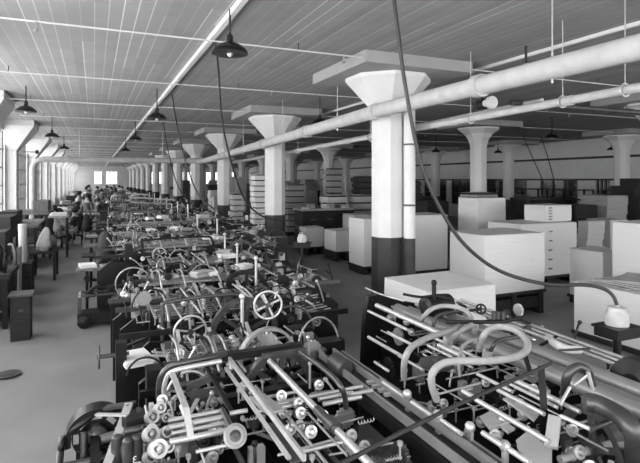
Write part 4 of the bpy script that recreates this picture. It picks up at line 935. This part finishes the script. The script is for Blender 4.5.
# ------------------------------------------------------------------ people
def skinned(edges_, verts, radii, name, m, parent, sub=1):
    me = bpy.data.meshes.new(name); off = OFF.get(parent.name, Vector()); me.from_pydata([Vector(v) for v in verts], edges_, [])
    o = bpy.data.objects.new(name, me); COL.objects.link(o)
    md = o.modifiers.new('s', 'SKIN'); sv = me.skin_vertices[0].data
    for i, r in enumerate(radii): sv[i].radius = (r, r) if not isinstance(r, tuple) else r; sv[i].use_root = (i == 0)
    sb = o.modifiers.new('u', 'SUBSURF'); sb.levels = sub; sb.render_levels = sub
    dg = bpy.context.evaluated_depsgraph_get(); me2 = bpy.data.meshes.new_from_object(o.evaluated_get(dg)); o.modifiers.clear(); o.data = me2
    me2.materials.clear(); me2.materials.append(m)
    for p in me2.polygons: p.use_smooth = True
    o.parent = parent; OFF[o.name] = off; return o
def person(seated, label, top=CLOTHW, bottom=CLOTHD, loc=(0, 0, 0), rz=0):
    t = thing('person', label, 'person', (0, 0, 0), 'workers far down the aisle')
    h = .46 if seated else .90                                    # pelvis height
    if seated:
        V = [(0, 0, h + .05), (0, 0, h + .25), (0, .05, h + .45), (0, .07, h + .56), (0, .10, h + .64), (0, .12, h + .78),
             (.19, .06, h + .46), (.23, .15, h + .26), (.16, .36, h + .24), (.14, .44, h + .25), (-.19, .06, h + .46), (-.23, .15, h + .26), (-.16, .36, h + .24), (-.14, .44, h + .25),
             (.1, .05, h + .03), (.12, .44, h + .04), (.12, .42, .09), (.12, .54, .04), (-.1, .05, h + .03), (-.12, .44, h + .04), (-.12, .42, .09), (-.12, .54, .04)]
    else:
        V = [(0, 0, h), (0, 0, h + .22), (0, .0, h + .42), (0, .01, h + .54), (0, .02, h + .62), (0, .03, h + .76),
             (.19, 0, h + .46), (.25, .04, h + .18), (.2, .26, h + .16), (.17, .34, h + .17), (-.19, 0, h + .46), (-.25, .04, h + .18), (-.2, .26, h + .16), (-.17, .34, h + .17),
             (.1, 0, h - .06), (.11, .02, .48), (.12, -.02, .09), (.12, .12, .04), (-.1, 0, h - .06), (-.11, .02, .48), (-.12, -.02, .09), (-.12, .12, .04)]
    E = [(0, 1), (1, 2), (2, 3), (3, 4), (4, 5), (3, 6), (6, 7), (7, 8), (8, 9), (3, 10), (10, 11), (11, 12), (12, 13), (0, 14), (14, 15), (15, 16), (16, 17), (0, 18), (18, 19), (19, 20), (20, 21)]
    Rr = [.14, .12, .15, .09, .055, .1, .065, .048, .036, .03, .065, .048, .036, .03, .1, .07, .045, .04, .1, .07, .045, .04]
    skinned(E, V, Rr, 'body', SKIN, t)
    # blouse and sleeves
    E2 = [(0, 1), (1, 2), (2, 3), (3, 4), (4, 5), (3, 6), (6, 7)]
    V2 = [V[0], V[1], V[2], V[6], V[7], V[8], V[10], V[11]]
    V2 = [V[0], V[1], V[2], V[3], V[6], V[7], V[10], V[11]]
    skinned([(0, 1), (1, 2), (2, 3), (3, 4), (4, 5), (3, 6), (6, 7)], V2, [.165, .145, .175, .10, .085, .07, .085, .07], 'blouse', top, t)
    if seated: skinned([(0, 1), (1, 2), (2, 3)], [(0, .02, h + .02), (0, .25, h + .04), (0, .42, h - .05), (0, .45, .18)], [(.19, .15), (.2, .12), (.2, .14), (.22, .16)], 'skirt', bottom, t)
    else: skinned([(0, 1), (1, 2), (2, 3)], [(0, 0, h + .1), (0, 0, h - .1), (0, 0, .5), (0, 0, .16)], [.15, .2, .23, .26], 'skirt', bottom, t)
    hd = Vector(V[5]); MB().lathe(hd + Vector((0, -.025, -.02)), (0, -.3, 1), [(.085, -.05), (.118, .02), (.112, .07), (.08, .115), (.05, .15), (.02, .165)], 14).build('hair', HAIR, t)
    t.location = loc; t.rotation_euler = (0, 0, rz); return t
ps = person(True, 'seated worker in white blouse at the left of the aisle, nearest of the seated group', CLOTHW, CLOTHD)
ps.location = (-1.15, 19.6, 0); ps.rotation_euler = (0, 0, R(-60))
pd = person(True, 'seated worker in dark dress beside the one in the white blouse', CLOTHD, CLOTHD); pd.location = (-.55, 20.3, 0); pd.rotation_euler = (0, 0, R(70))
pt = person(False, 'standing worker in dark clothes behind the seated group', CLOTHG, CLOTHD); pt.location = (-.25, 23.0, 0); pt.rotation_euler = (0, 0, R(150))
pw = person(False, 'standing worker in white blouse far down the aisle', CLOTHW, CLOTHD); pw.location = (-.7, 27.6, 0); pw.rotation_euler = (0, 0, R(-100))
def stool_at(x, y, g=True):
    t = thing('stool', 'plain dark stool under a seated worker in the far aisle', 'stool', (x, y, 0), 'workers stools')
    MB().box(x - .17, x + .17, y - .17, y + .17, .32, .36).build('seat', WOODD, t)
    for a in (-.14, .14):
        for b in (-.14, .14): MB().box(x + a - .02, x + a + .02, y + b - .02, y + b + .02, 0, .32).build('leg', WOODD, t)
    return t
st0 = stool_at(-1.15, 19.6); dup(st0, (-.55, 20.3, 0))
more = [(ps, -1.45, 21.9, -40, 'seated worker in pale blouse behind the nearest seated pair'), (pd, -.55, 22.0, 40, 'seated worker in dark dress in the second seated pair'),
        (pd, -.75, 24.0, 200, 'seated worker in dark dress at the fifth bench'), (ps, -.6, 25.6, 90, 'seated worker in white blouse right side of the aisle, farther back'),
        (pd, .3, 29.9, 90, None)]
rg = random.Random(21)
for b in range(12):
    for a in range(4):
        if rg.random() < .9: more.append((rg.choice([ps, pd, pt, pt, pw, pd, pt]), (-.55, .35, 1.25, 2.3)[a] + rg.uniform(-.1, .1), 33.05 + 3.1 * b + rg.uniform(-.1, .1), rg.choice([0, 180, 10, -15, 30]), None))
for src, x, y, a, lab in more:
    far = lab is None
    q = dup(src, (x, y, 0), lab or 'distant worker among the benches at the far end of the aisle', 'distant workers' if far else 'workers far down the aisle', R(a))
    if src in (ps, pd): dup(st0, (x, y, 0))
# far work tables with heaped white work
for i, (x, y) in enumerate([(-1.6, 28.2), (-1.6, 34), (-1.6, 40), (-1.6, 46), (-1.6, 52), (-1.6, 58), (-1.6, 65)] + [(.9 + 1.35 * a, 31.5 + 3.1 * b) for b in range(12) for a in range(2)]):
    t = thing('work_table', 'far work table with pale top at the end of the aisle', 'table', (x, y, 0), 'far work tables')
    MB().box(x - .55, x + .55, y - .6, y + .6, .82, .88).build('top', WOODL if i % 5 == 0 else WOODD, t)
    for a in (-.5, .5):
        for b in (-.5, .5): MB().box(x + a - .04, x + a + .04, y + b - .04, y + b + .04, 0, .82).build('leg', WOODD, t)
    sheet_pile((x + .05, y - .1, .881), .7 - .2 * (i % 2), .5, .10 + .12 * (i % 3), 'heap of white work on a far table', rz=.2 * i, group='heaps on the far tables', seed=i, m=[SHEETS, SHEETG, SHEETD][i % 3])
# draped white sheet in the middle of the aisle end
p = Vector((.0, 21.6, 1.0))
# long paper tubes / planks lying on the far machines (pale long bars)
for i, (a, b, z) in enumerate((((129, 197, 0), (175, 200, 0), 1.5), ((130, 202, 0), (172, 204, 0), 1.42), ((126, 193, 0), (150, 195, 0), 1.6))):
    A_, B_ = GY(a[0], a[1], 17.4 + .25 * i), GY(b[0], b[1], 17.4 + .25 * i)
    tag(MB().bar(A_, B_, .2, .05).build('long_board', WOODL), ['pale long board laid across the machines before the fourth column', 'lower of the pale long boards laid across the machines', 'farthest short pale board laid on the machines'][i], 'board')
# small fittings on the left wall
p = GY(35, 152, 20.5); t = thing('wall_lamp', 'dark bracket lamp on the left wall beside the drop pipe', 'lamp', tuple(p)); MB().cyl(p - Vector((.35, 0, 0)), p, .015).build('bracket_arm', CABLE, t); MB().lathe(p, (1, 0, 0), [(.03, 0), (.07, .03), (.07, .1), (.04, .12)]).build('lamp_body', BLACK, t)

world = bpy.data.worlds.new('world'); scene.world = world; world.use_nodes = True
world.node_tree.nodes['Background'].inputs[0].default_value = (1, 1, 1, 1); world.node_tree.nodes['Background'].inputs[1].default_value = .6
